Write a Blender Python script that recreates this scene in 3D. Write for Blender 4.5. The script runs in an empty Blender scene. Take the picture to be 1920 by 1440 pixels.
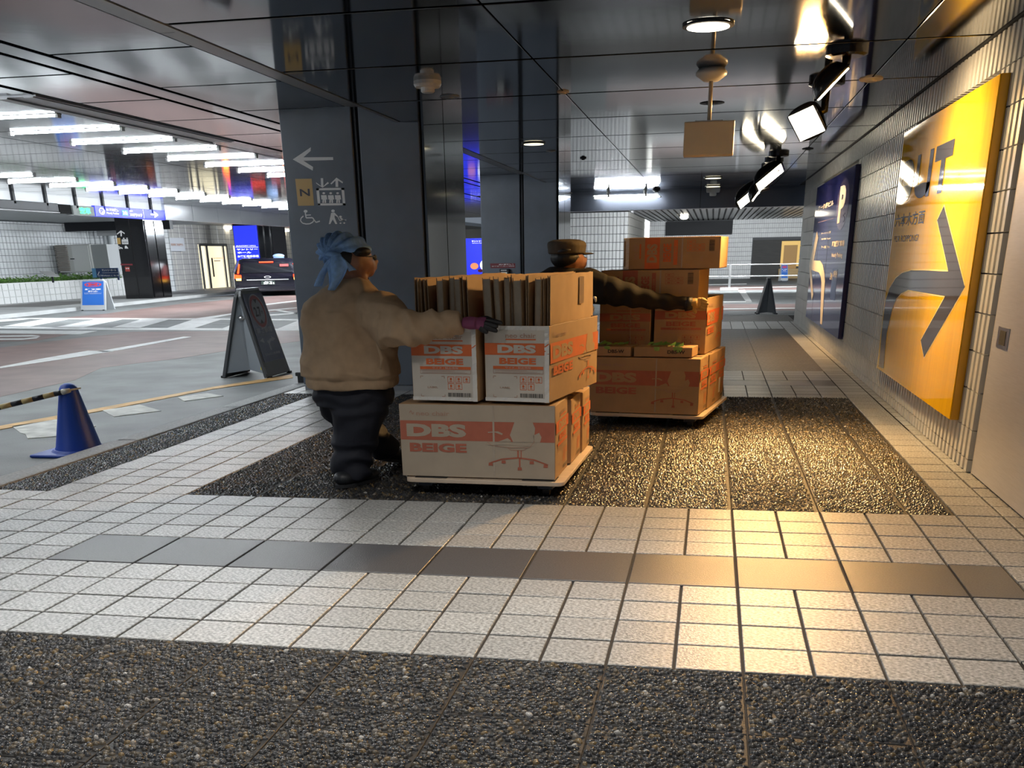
import bpy, bmesh, math, random
import numpy as np
from mathutils import Vector, Matrix, noise

random.seed(7)
rng = np.random.default_rng(7)
scene = bpy.context.scene
COL = scene.collection

# ---------------------------------------------------------------- camera
CAM = np.array([2.921, -3.542, 1.472])
FPX, CX, CY = 1857.69, 960.0, 1238.89
RM = np.array([[0.9826933, 0.1845078, -0.0164518], [0.0549724, -0.3752876, -0.9252768], [-0.176895, 0.908359, -0.3789355]])
# re-orthonormalise the rounded rotation
_u, _s, _v = np.linalg.svd(RM)
RM = _u @ _v
cam_d = bpy.data.cameras.new('camera')
cam = bpy.data.objects.new('camera', cam_d)
COL.objects.link(cam)
cam_d.sensor_fit = 'HORIZONTAL'
cam_d.sensor_width = 36.0
cam_d.lens = FPX / 1920 * 36
cam_d.shift_y = (CY - 720) / 1920
cam_d.clip_end = 300
_m = np.eye(4)
_m[:3, 0] = RM[0]; _m[:3, 1] = -RM[1]; _m[:3, 2] = -RM[2]; _m[:3, 3] = CAM
cam.matrix_world = Matrix(_m.tolist())
scene.camera = cam

# ---------------------------------------------------------------- world, exposure
w = bpy.data.worlds.new('world')
scene.world = w
w.use_nodes = True
w.node_tree.nodes['Background'].inputs[0].default_value = (0.62, 0.72, 0.85, 1)
w.node_tree.nodes['Background'].inputs[1].default_value = 0.20
scene.view_settings.view_transform = 'Standard'
scene.view_settings.look = 'None'
scene.view_settings.gamma = 1.0
scene.view_settings.use_curve_mapping = False
scene.view_settings.exposure = 0.42
scene.cycles.max_bounces = 8
scene.cycles.diffuse_bounces = 4
scene.cycles.glossy_bounces = 4
scene.cycles.sample_clamp_indirect = 6.0
scene.cycles.caustics_reflective = False
scene.cycles.caustics_refractive = False

# measured places: where a sight line meets a plane of the building
def _ray(x, y):
    return RM.T @ np.array([(x - CX) / FPX, (y - CY) / FPX, 1.0])
def on_z(x, y, z=0.0):
    d = _ray(x, y); p = CAM + d * (z - CAM[2]) / d[2]; return (float(p[0]), float(p[1]), z)
def on_y(x, y, Y):
    d = _ray(x, y); p = CAM + d * (Y - CAM[1]) / d[1]; return (float(p[0]), Y, float(p[2]))
def on_x(x, y, X):
    d = _ray(x, y); p = CAM + d * (X - CAM[0]) / d[0]; return (X, float(p[1]), float(p[2]))

# ---------------------------------------------------------------- materials
MATS = {}
def mat(name, col, rough=0.5, metal=0.0, spec=0.5, emit=None, estr=0.0, var=0.0, vscale=8.0, bump=0.0, bscale=40.0,
        coat=0.0, stretch=None, detail=4.0, col2=None, island=0.0):
    if name in MATS: return MATS[name]
    m = bpy.data.materials.new(name); m.use_nodes = True
    nt = m.node_tree; b = nt.nodes['Principled BSDF']
    b.inputs['Base Color'].default_value = (*col, 1)
    b.inputs['Roughness'].default_value = rough
    b.inputs['Metallic'].default_value = metal
    b.inputs['Specular IOR Level'].default_value = spec
    if coat:
        b.inputs['Coat Weight'].default_value = coat; b.inputs['Coat Roughness'].default_value = 0.05
    if emit:
        b.inputs['Emission Color'].default_value = (*emit, 1); b.inputs['Emission Strength'].default_value = estr
    if var or bump or island:
        tc = nt.nodes.new('ShaderNodeTexCoord'); mp = nt.nodes.new('ShaderNodeMapping')
        nt.links.new(tc.outputs['Object'], mp.inputs['Vector'])
        if stretch: mp.inputs['Scale'].default_value = stretch
    if var:
        n = nt.nodes.new('ShaderNodeTexNoise'); n.inputs['Scale'].default_value = vscale; n.inputs['Detail'].default_value = detail
        nt.links.new(mp.outputs[0], n.inputs['Vector'])
        r = nt.nodes.new('ShaderNodeValToRGB')
        c2 = col2 or tuple(min(1, c * (1 + var)) for c in col); c1 = tuple(c * (1 - var) for c in col)
        r.color_ramp.elements[0].position = 0.3; r.color_ramp.elements[1].position = 0.7
        r.color_ramp.elements[0].color = (*c1, 1); r.color_ramp.elements[1].color = (*c2, 1)
        nt.links.new(n.outputs['Fac'], r.inputs[0]); nt.links.new(r.outputs[0], b.inputs['Base Color'])
    if bump:
        n2 = nt.nodes.new('ShaderNodeTexNoise'); n2.inputs['Scale'].default_value = bscale; n2.inputs['Detail'].default_value = 3
        nt.links.new(mp.outputs[0], n2.inputs['Vector'])
        bp = nt.nodes.new('ShaderNodeBump'); bp.inputs['Strength'].default_value = bump; bp.inputs['Distance'].default_value = 0.01
        nt.links.new(n2.outputs['Fac'], bp.inputs['Height']); nt.links.new(bp.outputs[0], b.inputs['Normal'])
    if island:
        g = nt.nodes.new('ShaderNodeNewGeometry'); hs = nt.nodes.new('ShaderNodeHueSaturation')
        mr = nt.nodes.new('ShaderNodeMapRange'); mr.inputs[3].default_value = 1 - island; mr.inputs[4].default_value = 1 + island
        nt.links.new(g.outputs['Random Per Island'], mr.inputs[0]); nt.links.new(mr.outputs[0], hs.inputs['Value'])
        src = b.inputs['Base Color'].links[0].from_socket if b.inputs['Base Color'].links else None
        if src: nt.links.new(src, hs.inputs['Color'])
        else: hs.inputs['Color'].default_value = (*col, 1)
        nt.links.new(hs.outputs[0], b.inputs['Base Color'])
    MATS[name] = m
    return m

def obj_random(m, amt=0.06):
    """each copy of a piece a slightly different tone"""
    nt = m.node_tree; b = nt.nodes['Principled BSDF']
    oi = nt.nodes.new('ShaderNodeObjectInfo'); hs = nt.nodes.new('ShaderNodeHueSaturation'); mr = nt.nodes.new('ShaderNodeMapRange')
    mr.inputs[3].default_value = 1 - amt; mr.inputs[4].default_value = 1 + amt
    nt.links.new(oi.outputs['Random'], mr.inputs[0]); nt.links.new(mr.outputs[0], hs.inputs['Value'])
    src = b.inputs['Base Color'].links[0].from_socket if b.inputs['Base Color'].links else None
    if src: nt.links.new(src, hs.inputs['Color'])
    else: hs.inputs['Color'].default_value = b.inputs['Base Color'].default_value
    nt.links.new(hs.outputs[0], b.inputs['Base Color'])
    return m

asphalt = mat('asphalt', (0.17, 0.18, 0.18), 0.55, var=0.28, vscale=1.3, bump=0.25, bscale=60, detail=8)
red_asphalt = mat('red_asphalt', (0.19, 0.128, 0.118), 0.5, var=0.22, vscale=1.5, bump=0.2, bscale=60, detail=8)
white_paint = mat('white_paint', (0.72, 0.73, 0.72), 0.5, var=0.14, vscale=5, detail=8)
worn_paint = mat('worn_paint', (0.55, 0.55, 0.51), 0.6, var=0.3, vscale=6, detail=8)
yellow_paint = mat('yellow_paint', (0.60, 0.36, 0.13), 0.55, var=0.2, vscale=6)
kerb_stone_m = mat('kerb_granite', (0.34, 0.35, 0.35), 0.6, var=0.3, vscale=50, bump=0.2, bscale=120)
gutter_m = mat('gutter_concrete', (0.44, 0.46, 0.46), 0.65, var=0.2, vscale=4, detail=8)
grout_m = mat('grout', (0.03, 0.027, 0.025), 0.85)
# speckled granite floor tile
tile_m = obj_random(mat('speckled_tile', (0.37, 0.375, 0.365), 0.36, var=0.62, vscale=62, bump=0.25, bscale=120, detail=3, col2=(0.60, 0.605, 0.59)), 0.10)
dark_tile_m = obj_random(mat('dark_floor_tile', (0.085, 0.085, 0.09), 0.36, var=0.25, vscale=120, bump=0.25, bscale=170), 0.1)
slab_m = mat('pebble_binder', (0.018, 0.017, 0.016), 0.6, var=0.3, vscale=30, bump=0.3, bscale=80)
ceil_m = mat('ceiling_panel_metal', (0.15, 0.157, 0.175), 0.07, metal=1.0, bump=0.055, bscale=1.6)
black_m = mat('black_gap', (0.006, 0.006, 0.007), 0.8)
dark_m = mat('dark_metal', (0.018, 0.02, 0.025), 0.4, metal=0.4)
trim_m = mat('grey_trim', (0.30, 0.305, 0.315), 0.35, metal=0.4)
col_m = mat('column_metal', (0.15, 0.176, 0.218), 0.36, spec=0.35, var=0.18, vscale=1.5, coat=0.0)
col_side_m = mat('column_polished', (0.09, 0.095, 0.10), 0.10, metal=0.85)
wtile_m = obj_random(mat('glazed_wall_tile', (0.58, 0.585, 0.575), 0.25, spec=0.25, var=0.05, vscale=3), 0.05)
ftile_m = mat('far_wall_tile', (0.66, 0.67, 0.67), 0.35, island=0.06)
ftile2_m = mat('far_left_wall_tile', (0.60, 0.62, 0.64), 0.4, island=0.05)
silver_m = mat('brushed_silver', (0.54, 0.545, 0.58), 0.36, metal=0.2, stretch=(1, 1, 30), var=0.06, vscale=6)
fascia_m = mat('fascia_silver', (0.70, 0.74, 0.78), 0.24, metal=0.25, bump=0.25, bscale=0.9)
white_m = mat('white_plastic', (0.72, 0.71, 0.68), 0.4)
print_white = mat('print_white', (0.80, 0.80, 0.80), 0.5)
print_black = mat('print_black', (0.02, 0.02, 0.022), 0.5)
gold_m = mat('sign_gold', (0.56, 0.36, 0.12), 0.4)
yellow_sign = mat('yellow_sign_face', (0.80, 0.46, 0.006), 0.04, spec=0.13, var=0.06, vscale=2, stretch=(1, 12, 1))
yellow_edge = mat('yellow_sign_edge', (0.62, 0.32, 0.005), 0.3)
sign_grey = mat('sign_dark_print', (0.06, 0.056, 0.07), 0.04, spec=0.13)
blue_sign = mat('blue_sign_face', (0.022, 0.030, 0.20), 0.07, spec=0.35)
blue_edge = mat('blue_sign_edge', (0.015, 0.012, 0.09), 0.3)
sign_pale = mat('sign_pale_print', (0.78, 0.72, 0.62), 0.4)
card_m = obj_random(mat('cardboard', (0.43, 0.275, 0.145), 0.75, var=0.07, vscale=6, bump=0.06, bscale=10), 0.05)
card_lit_pale = mat('carton_front_lit_pale', (0.56, 0.52, 0.46), 0.6, var=0.06, vscale=6)  # pale tint: cool light on the front faces, put into the colour
card_lit_grey = mat('carton_front_lit_grey', (0.42, 0.35, 0.27), 0.6, var=0.06, vscale=6)  # greyer tint: light washing over the front face, put into the colour
card_pale = obj_random(mat('cardboard_pale', (0.50, 0.455, 0.395), 0.7, var=0.06, vscale=6, bump=0.06, bscale=10), 0.04)
card_edge = mat('cardboard_edge', (0.30, 0.22, 0.15), 0.85, var=0.2, vscale=60)
orange_print = mat('orange_print', (0.66, 0.145, 0.04), 0.6, var=0.08, vscale=8)
salmon_print = mat('salmon_print', (0.42, 0.125, 0.075), 0.65, var=0.1, vscale=8)
thin_print = mat('thin_print', (0.42, 0.26, 0.19), 0.65)
barcode_m = mat('barcode_ink', (0.05, 0.045, 0.04), 0.6)
tape_m = mat('clear_tape', (0.44, 0.37, 0.29), 0.12, spec=0.8, bump=0.5, bscale=25)
wood_m = mat('dolly_plywood', (0.58, 0.47, 0.36), 0.5, var=0.15, vscale=3, stretch=(1, 12, 1))
rubber_m = mat('black_rubber', (0.012, 0.012, 0.014), 0.6)
caster_m = mat('caster_housing', (0.045, 0.055, 0.075), 0.28, metal=0.3)
card_face = mat('cardboard_fold_face', (0.36, 0.31, 0.245), 0.8, var=0.08, vscale=20)
steel_m = mat('steel', (0.5, 0.5, 0.5), 0.3, metal=1.0)
cone_m = mat('blue_cone_plastic', (0.010, 0.062, 0.42), 0.45, var=0.08, vscale=3)
tube_m = mat('tube_light', (1, 1, 1), 0.5, emit=(0.90, 0.96, 1.0), estr=85.0)
lens_m = mat('flood_lens', (1, 1, 1), 0.5, emit=(1.0, 0.86, 0.62), estr=18.0)
down_m = mat('downlight_lens', (1, 1, 1), 0.5, emit=(1.0, 0.90, 0.72), estr=9.0)
down_dim = mat('downlight_dim_lens', (0.8, 0.75, 0.6), 0.5, emit=(1.0, 0.9, 0.6), estr=1.6)
lamp_black = mat('lamp_housing', (0.012, 0.011, 0.012), 0.22, metal=0.2)
glassdoor_m = mat('lit_interior', (0.6, 0.55, 0.4), 0.4, emit=(1.0, 0.90, 0.62), estr=0.75)
warmroom_m = mat('warm_room', (0.5, 0.35, 0.12), 0.5, emit=(1.0, 0.62, 0.15), estr=0.4)
blue_lit = mat('blue_lightbox', (0.02, 0.03, 0.5), 0.3, emit=(0.02, 0.035, 0.75), estr=0.85)
green_led = mat('green_led', (0.02, 0.5, 0.2), 0.4, emit=(0.03, 1.0, 0.30), estr=2.6)
led_white = mat('lightbox_white', (0.8, 0.8, 0.8), 0.4, emit=(0.95, 0.97, 1.0), estr=1.1)
tail_red = mat('tail_lamp_red', (0.6, 0.01, 0.0), 0.2, emit=(1.0, 0.045, 0.01), estr=5.0)
tail_amber = mat('tail_lamp_amber', (0.8, 0.4, 0.02), 0.2, emit=(1.0, 0.55, 0.08), estr=9.0)
car_m = mat('car_paint', (0.006, 0.006, 0.014), 0.08, coat=1.0)
carglass_m = mat('car_glass', (0.012, 0.014, 0.018), 0.04, spec=0.8)

# ---------------------------------------------------------------- mesh builder
class MB:
    def __init__(s): s.v = []; s.f = []; s.m = []
    def add(s, vs, fs, m=0):
        o = len(s.v); s.v += [tuple(map(float, p)) for p in vs]; s.f += [tuple(i + o for i in f) for f in fs]; s.m += [m] * len(fs); return s
    def box(s, x0, x1, y0, y1, z0, z1, m=0):
        return s.add([(x0,y0,z0),(x1,y0,z0),(x1,y1,z0),(x0,y1,z0),(x0,y0,z1),(x1,y0,z1),(x1,y1,z1),(x0,y1,z1)],
                     [(0,3,2,1),(4,5,6,7),(0,1,5,4),(1,2,6,5),(2,3,7,6),(3,0,4,7)], m)
    def quad(s, a, b, c, d, m=0): return s.add([a, b, c, d], [(0, 1, 2, 3)], m)
    def prism(s, pts, n, m=0):
        """closed polygon pts (3d) extruded by vector n"""
        k = len(pts); n = Vector(n)
        q = [tuple(Vector(p) + n) for p in pts]
        fs = [tuple(range(k - 1, -1, -1)), tuple(range(k, 2 * k))] + [(i, (i + 1) % k, k + (i + 1) % k, k + i) for i in range(k)]
        return s.add(list(pts) + q, fs, m)
    def tube(s, path, radii, n=10, m=0, cap=True, squash=None):
        path = [Vector(p) for p in path]
        if not hasattr(radii, '__len__'): radii = [radii] * len(path)
        o = len(s.v); ref = None
        for i, p in enumerate(path):
            d = (path[min(i + 1, len(path) - 1)] - path[max(i - 1, 0)]).normalized()
            if ref is None: ref = Vector((0, 0, 1)) if abs(d.z) < 0.9 else Vector((1, 0, 0))
            a = d.cross(ref).normalized(); b = a.cross(d).normalized(); ref = b
            for k in range(n):
                t = 2 * math.pi * k / n
                s.v.append(tuple(p + (a * math.cos(t) + b * math.sin(t) * (squash or 1)) * radii[i]))
        for i in range(len(path) - 1):
            for k in range(n):
                k2 = (k + 1) % n
                s.f.append((o + i*n + k, o + i*n + k2, o + (i+1)*n + k2, o + (i+1)*n + k)); s.m.append(m)
        if cap:
            s.f.append(tuple(o + k for k in range(n - 1, -1, -1))); s.m.append(m)
            s.f.append(tuple(o + (len(path)-1)*n + k for k in range(n))); s.m.append(m)
        return s
    def lathe(s, prof, c=(0, 0, 0), n=24, m=0):
        """prof: (radius, z) from bottom to top about a vertical axis"""
        o = len(s.v)
        for r, z in prof:
            for k in range(n):
                t = 2 * math.pi * k / n; s.v.append((c[0] + r*math.cos(t), c[1] + r*math.sin(t), c[2] + z))
        for i in range(len(prof) - 1):
            for k in range(n):
                k2 = (k + 1) % n; s.f.append((o+i*n+k, o+i*n+k2, o+(i+1)*n+k2, o+(i+1)*n+k)); s.m.append(m)
        s.f.append(tuple(o + k for k in range(n - 1, -1, -1))); s.m.append(m)
        s.f.append(tuple(o + (len(prof)-1)*n + k for k in range(n))); s.m.append(m)
        return s
    def ell(s, c, r, nu=16, nv=10, m=0, rot=None):
        o = len(s.v); R = rot or Matrix.Identity(3)
        pts = [(0, 0, -1)]
        for j in range(1, nv):
            ph = -math.pi/2 + math.pi*j/nv
            for k in range(nu):
                t = 2*math.pi*k/nu; pts.append((math.cos(ph)*math.cos(t), math.cos(ph)*math.sin(t), math.sin(ph)))
        pts.append((0, 0, 1))
        for p in pts:
            q = R @ Vector((p[0]*r[0], p[1]*r[1], p[2]*r[2])); s.v.append((c[0]+q.x, c[1]+q.y, c[2]+q.z))
        for k in range(nu):
            s.f.append((o, o+1+(k+1)%nu, o+1+k)); s.m.append(m)
        for j in range(nv-2):
            for k in range(nu):
                a = o+1+j*nu+k; b = o+1+j*nu+(k+1)%nu; s.f.append((a, b, b+nu, a+nu)); s.m.append(m)
        e = o+1+(nv-1)*nu
        for k in range(nu):
            s.f.append((e-nu+k, e-nu+(k+1)%nu, e)); s.m.append(m)
        return s
    def mesh(s, name, mats, smooth=False):
        me = bpy.data.meshes.new(name); me.from_pydata(s.v, [], s.f)
        for m in (mats if isinstance(mats, (list, tuple)) else [mats]): me.materials.append(m)
        if any(s.m): me.polygons.foreach_set('material_index', s.m)
        if smooth: me.polygons.foreach_set('use_smooth', [True] * len(s.f))
        me.validate(); me.update(); return me
    def obj(s, name, mats, parent=None, smooth=False, bevel=0.0, segs=2):
        o = bpy.data.objects.new(name, s.mesh(name, mats, smooth)); COL.objects.link(o)
        if parent: o.parent = parent
        if bevel:
            md = o.modifiers.new('bevel', 'BEVEL'); md.width = bevel; md.segments = segs; md.limit_method = 'ANGLE'
        if smooth and not bevel:
            pass
        return o
def tag(o, label, cat=None, group=None, kind=None):
    o['label'] = label
    if cat: o['category'] = cat
    if group: o['group'] = group
    if kind: o['kind'] = kind
    return o
def empty(name, loc=(0, 0, 0), rz=0.0):
    o = bpy.data.objects.new(name, None); COL.objects.link(o); o.location = loc; o.rotation_euler = (0, 0, rz); o.empty_display_size = 0.1
    return o
def thing(name, label, cat, loc=(0, 0, 0), rz=0.0, group=None):
    return tag(empty(name, loc, rz), label, cat, group)
def link(name, me, parent=None, loc=(0, 0, 0), rz=0.0):
    o = bpy.data.objects.new(name, me); COL.objects.link(o); o.location = loc; o.rotation_euler = (0, 0, rz)
    if parent: o.parent = parent
    return o
def struct(o, label=None):
    o['kind'] = 'structure'
    if label: o['label'] = label
    return o
def copy_tree(o, parent=None):
    c = o.copy(); COL.objects.link(c); c.parent = parent
    for ch in list(o.children): copy_tree(ch, c)
    return c

# flat print: lettering, symbols and pictures laid on a face, given in the face's own (u, v)
_TX = {}
def glyphs(s, bold=0.0):
    k = (s, bold)
    if k not in _TX:
        c = bpy.data.curves.new('t', 'FONT'); c.body = s; c.size = 1; c.offset = bold; c.resolution_u = 3
        o = bpy.data.objects.new('t', c); COL.objects.link(o)
        dg = bpy.context.evaluated_depsgraph_get()
        me = bpy.data.meshes.new_from_object(o.evaluated_get(dg))
        v = np.array([tuple(q.co)[:2] for q in me.vertices]); f = [tuple(p.vertices) for p in me.polygons]
        bpy.data.objects.remove(o); bpy.data.curves.remove(c); bpy.data.meshes.remove(me)
        lo, hi = v.min(0), v.max(0)
        _TX[k] = ((v - lo) / (hi - lo), f)
    return _TX[k]
class Print:
    def __init__(s, o, u, v, eps=0.0012):
        s.o = Vector(o); s.u = Vector(u).normalized(); s.v = Vector(v).normalized(); s.n = s.u.cross(s.v); s.eps = eps
        s.mb = MB(); s.mats = []
    def mi(s, m):
        if m not in s.mats: s.mats.append(m)
        return s.mats.index(m)
    def pt(s, u, v, lay): return tuple(s.o + s.u * u + s.v * v + s.n * (s.eps * lay))
    def poly(s, pts, m, lay=1):
        s.mb.add([s.pt(u, v, lay) for u, v in pts], [tuple(range(len(pts)))], s.mi(m)); return s
    def rect(s, u0, v0, u1, v1, m, lay=1): return s.poly([(u0, v0), (u1, v0), (u1, v1), (u0, v1)], m, lay)
    def frame(s, u0, v0, u1, v1, t, m, lay=1):
        s.rect(u0, v0, u1, v0+t, m, lay); s.rect(u0, v1-t, u1, v1, m, lay); s.rect(u0, v0+t, u0+t, v1-t, m, lay); s.rect(u1-t, v0+t, u1, v1-t, m, lay)
    def disc(s, u, v, ru, rv, m, lay=1, n=28, a0=0, a1=360):
        return s.poly([(u + ru*math.cos(math.radians(a0+(a1-a0)*k/n)), v + rv*math.sin(math.radians(a0+(a1-a0)*k/n))) for k in range(n)], m, lay)
    def arc(s, u, v, ru, rv, t, m, lay=1, a0=0, a1=360, n=30):
        pts = []
        for k in range(n):
            b0 = math.radians(a0+(a1-a0)*k/n); b1 = math.radians(a0+(a1-a0)*(k+1)/n); q = 1 - t
            s.poly([(u+ru*math.cos(b0), v+rv*math.sin(b0)), (u+ru*math.cos(b1), v+rv*math.sin(b1)),
                    (u+ru*q*math.cos(b1), v+rv*q*math.sin(b1)), (u+ru*q*math.cos(b0), v+rv*q*math.sin(b0))], m, lay)
    def line(s, pts, t, m, lay=1):
        for (a, b), (c, d) in zip(pts[:-1], pts[1:]):
            L = math.hypot(c-a, d-b) or 1; nx, ny = -(d-b)/L*t/2, (c-a)/L*t/2
            s.poly([(a-nx, b-ny), (c-nx, d-ny), (c+nx, d+ny), (a+nx, b+ny)], m, lay)
    def text(s, t, u0, v0, u1, v1, m, bold=0.0, lay=2, vert=False):
        v, f = glyphs(t, bold)
        if vert: pts = [s.pt(u0 + (1 - b)*(u1-u0), v0 + a*(v1-v0), lay) for a, b in v]
        else: pts = [s.pt(u0 + a*(u1-u0), v0 + b*(v1-v0), lay) for a, b in v]
        s.mb.add(pts, f, s.mi(m)); return s
    def obj(s, name, parent=None):
        return s.mb.obj(name, s.mats, parent)
# ================================================================ ROOM SHELL
S = 0.26                     # floor module
ZC = 2.82                    # ceiling
ZL = 2.99                    # higher ceiling over the drive
ZR = -0.12                   # road level
XW = 4.80                    # right wall
XK = -2.0                    # kerb, inner edge

# ---------------------------------------------------------------- floor: grout bed, tiles, pebble slabs
floor = struct(MB().box(XK, XW + 0.3, -3.6, 23.1, -0.2, -0.012).obj('floor', grout_m), 'tiled and pebble-paved walkway floor')
def tile_mesh(name, w, d, m, h=0.012, b=0.0025):
    mb = MB(); x, y = w/2, d/2
    mb.add([(-x,-y,-h),(x,-y,-h),(x,y,-h),(-x,y,-h),(-x,-y,-b),(x,-y,-b),(x,y,-b),(-x,y,-b),(-x+b,-y+b,0),(x-b,-y+b,0),(x-b,y-b,0),(-x+b,y-b,0)],
           [(0,1,5,4),(1,2,6,5),(2,3,7,6),(3,0,4,7),(4,5,9,8),(5,6,10,9),(6,7,11,10),(7,4,8,11),(8,9,10,11)])
    return mb.mesh(name, m)
G = 0.013
spots = []                    # white tiles (cx, cy, w, d)
def cells(c0, c1, r0, r1, frac=None):
    for r in range(r0, r1):
        for c in range(c0, c1): spots.append((( c + .5)*S, (r + .5)*S, S - G, S - G))
def band(r0):
    cells(-7, 17, r0, r0 + 4); cells(-7, 17, r0 + 6, r0 + 10)
    cells(-7, -2, r0 + 4, r0 + 6)
    for r in range(r0, r0 + 10): spots.append((-1.91, (r+.5)*S, 0.17, S - G))
band(0); band(30)
cells(-6, -2, 10, 30); cells(-6, -2, 40, 70)
cells(-7, 17, 70, 79)
for r in range(0, 79):
    spots.append((17.5*S, (r+.5)*S, S - G, S - G)); spots.append((18*S + 0.06, (r+.5)*S, 0.12 - G, S - G))
def in_view(x, y, z=0.0, pad=60):
    q = RM @ (np.array([x, y, z]) - CAM)
    if q[2] < 0.3: return False
    u, v = CX + FPX*q[0]/q[2], CY + FPX*q[1]/q[2]
    return -pad < u < 1920 + pad and -pad < v < 1440 + pad
def hidden_floor(x, y):
    return (0.9 < x < 2.1 and 3.4 < y < 8) or (y > 8.2 and x < 1.6)
seen = [t for t in spots if in_view(t[0], t[1])]
rank = sorted(seen, key=lambda t: ((t[1] + 3.5)**2 + (t[0]-2.9)**2) * (0.26/t[2])**0.5 + (500 if hidden_floor(t[0], t[1]) else 0))
tm_ = {}
for (cx, cy, w_, d_) in rank[:300]:
    k = (round(w_, 3), round(d_, 3))
    if k not in tm_: tm_[k] = tile_mesh('paving_tile', k[0], k[1], tile_m)
    link('paving_tile', tm_[k], floor, (cx, cy, random.uniform(-0.0012, 0.0012)))
near = set(rank[:300]); mb = MB()
for (cx, cy, w_, d_) in spots:
    if (cx, cy, w_, d_) not in near:
        mb.add([(cx-w_/2,cy-d_/2,0),(cx+w_/2,cy-d_/2,0),(cx+w_/2,cy+d_/2,0),(cx-w_/2,cy+d_/2,0)], [(0,1,2,3)])
o = mb.obj('distant_paving_tiles', mat('speckled_tile_far', (0.47, 0.475, 0.465), 0.4, island=0.1, var=0.2, vscale=60), floor); o['kind'] = 'stuff'
dk = tile_mesh('dark_tile', 2*S - G, 2*S - G, dark_tile_m)
dk1 = tile_mesh('dark_tile', S - G, 2*S - G, dark_tile_m)
for r0 in (4, 34):
    for c in range(-2, 16, 2): link('dark_tile', dk, floor, ((c+1)*S, (r0+1)*S, 0))
    link('dark_tile', dk1, floor, (16.5*S, (r0+1)*S, 0))
# pebble slabs 0.52 m square
sl = tile_mesh('pebble_slab', 2*S - 0.006, 2*S - 0.006, slab_m, b=0.002)
sl1 = tile_mesh('pebble_slab', S - 0.006, 2*S - 0.006, slab_m, b=0.002)
sl2 = tile_mesh('pebble_slab', 0.42, 2*S - 0.006, slab_m, b=0.002)
panels = []                   # (x0, x1, y0, y1) for the stones
for r in (-2, -4, -6):
    for c in range(-2, 20, 2):
        if in_view((c+1)*S, (r+1)*S, pad=300):
            link('pebble_slab', sl, floor, ((c+1)*S, (r+1)*S, -0.006)); panels.append((c*S, (c+2)*S, r*S, (r+2)*S, 0))
for r in range(10, 30, 2):
    for c in range(-2, 16, 2):
        link('pebble_slab', sl, floor, ((c+1)*S, (r+1)*S, -0.006)); panels.append((c*S, (c+2)*S, r*S, (r+2)*S, 1))
    link('pebble_slab', sl1, floor, (16.5*S, (r+1)*S, -0.006)); panels.append((16*S, 17*S, r*S, (r+2)*S, 1))
    link('pebble_slab', sl2, floor, (-1.78, (r+1)*S, -0.006)); panels.append((-1.99, -1.565, r*S, (r+2)*S, 1))
# beyond: pebble finish too fine to tell stones apart
farp = mat('pebble_paving_far', (0.040, 0.036, 0.031), 0.42, var=0.7, vscale=26, bump=0.9, bscale=30, detail=6, col2=(0.15, 0.13, 0.105))
slf = tile_mesh('pebble_slab', 2*S - 0.006, 2*S - 0.006, farp, b=0.002)
for r in range(40, 70, 2):
    for c in range(-2, 17, 2): link('pebble_slab', slf, floor, ((c+1)*S - (0.13 if c == 16 else 0), (r+1)*S, -0.004 if c < 16 else -0.0055))
MB().box(XK, 4.80, 79*S, 23.0, -0.012, -0.002).obj('pebble_strip', farp, floor)
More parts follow.
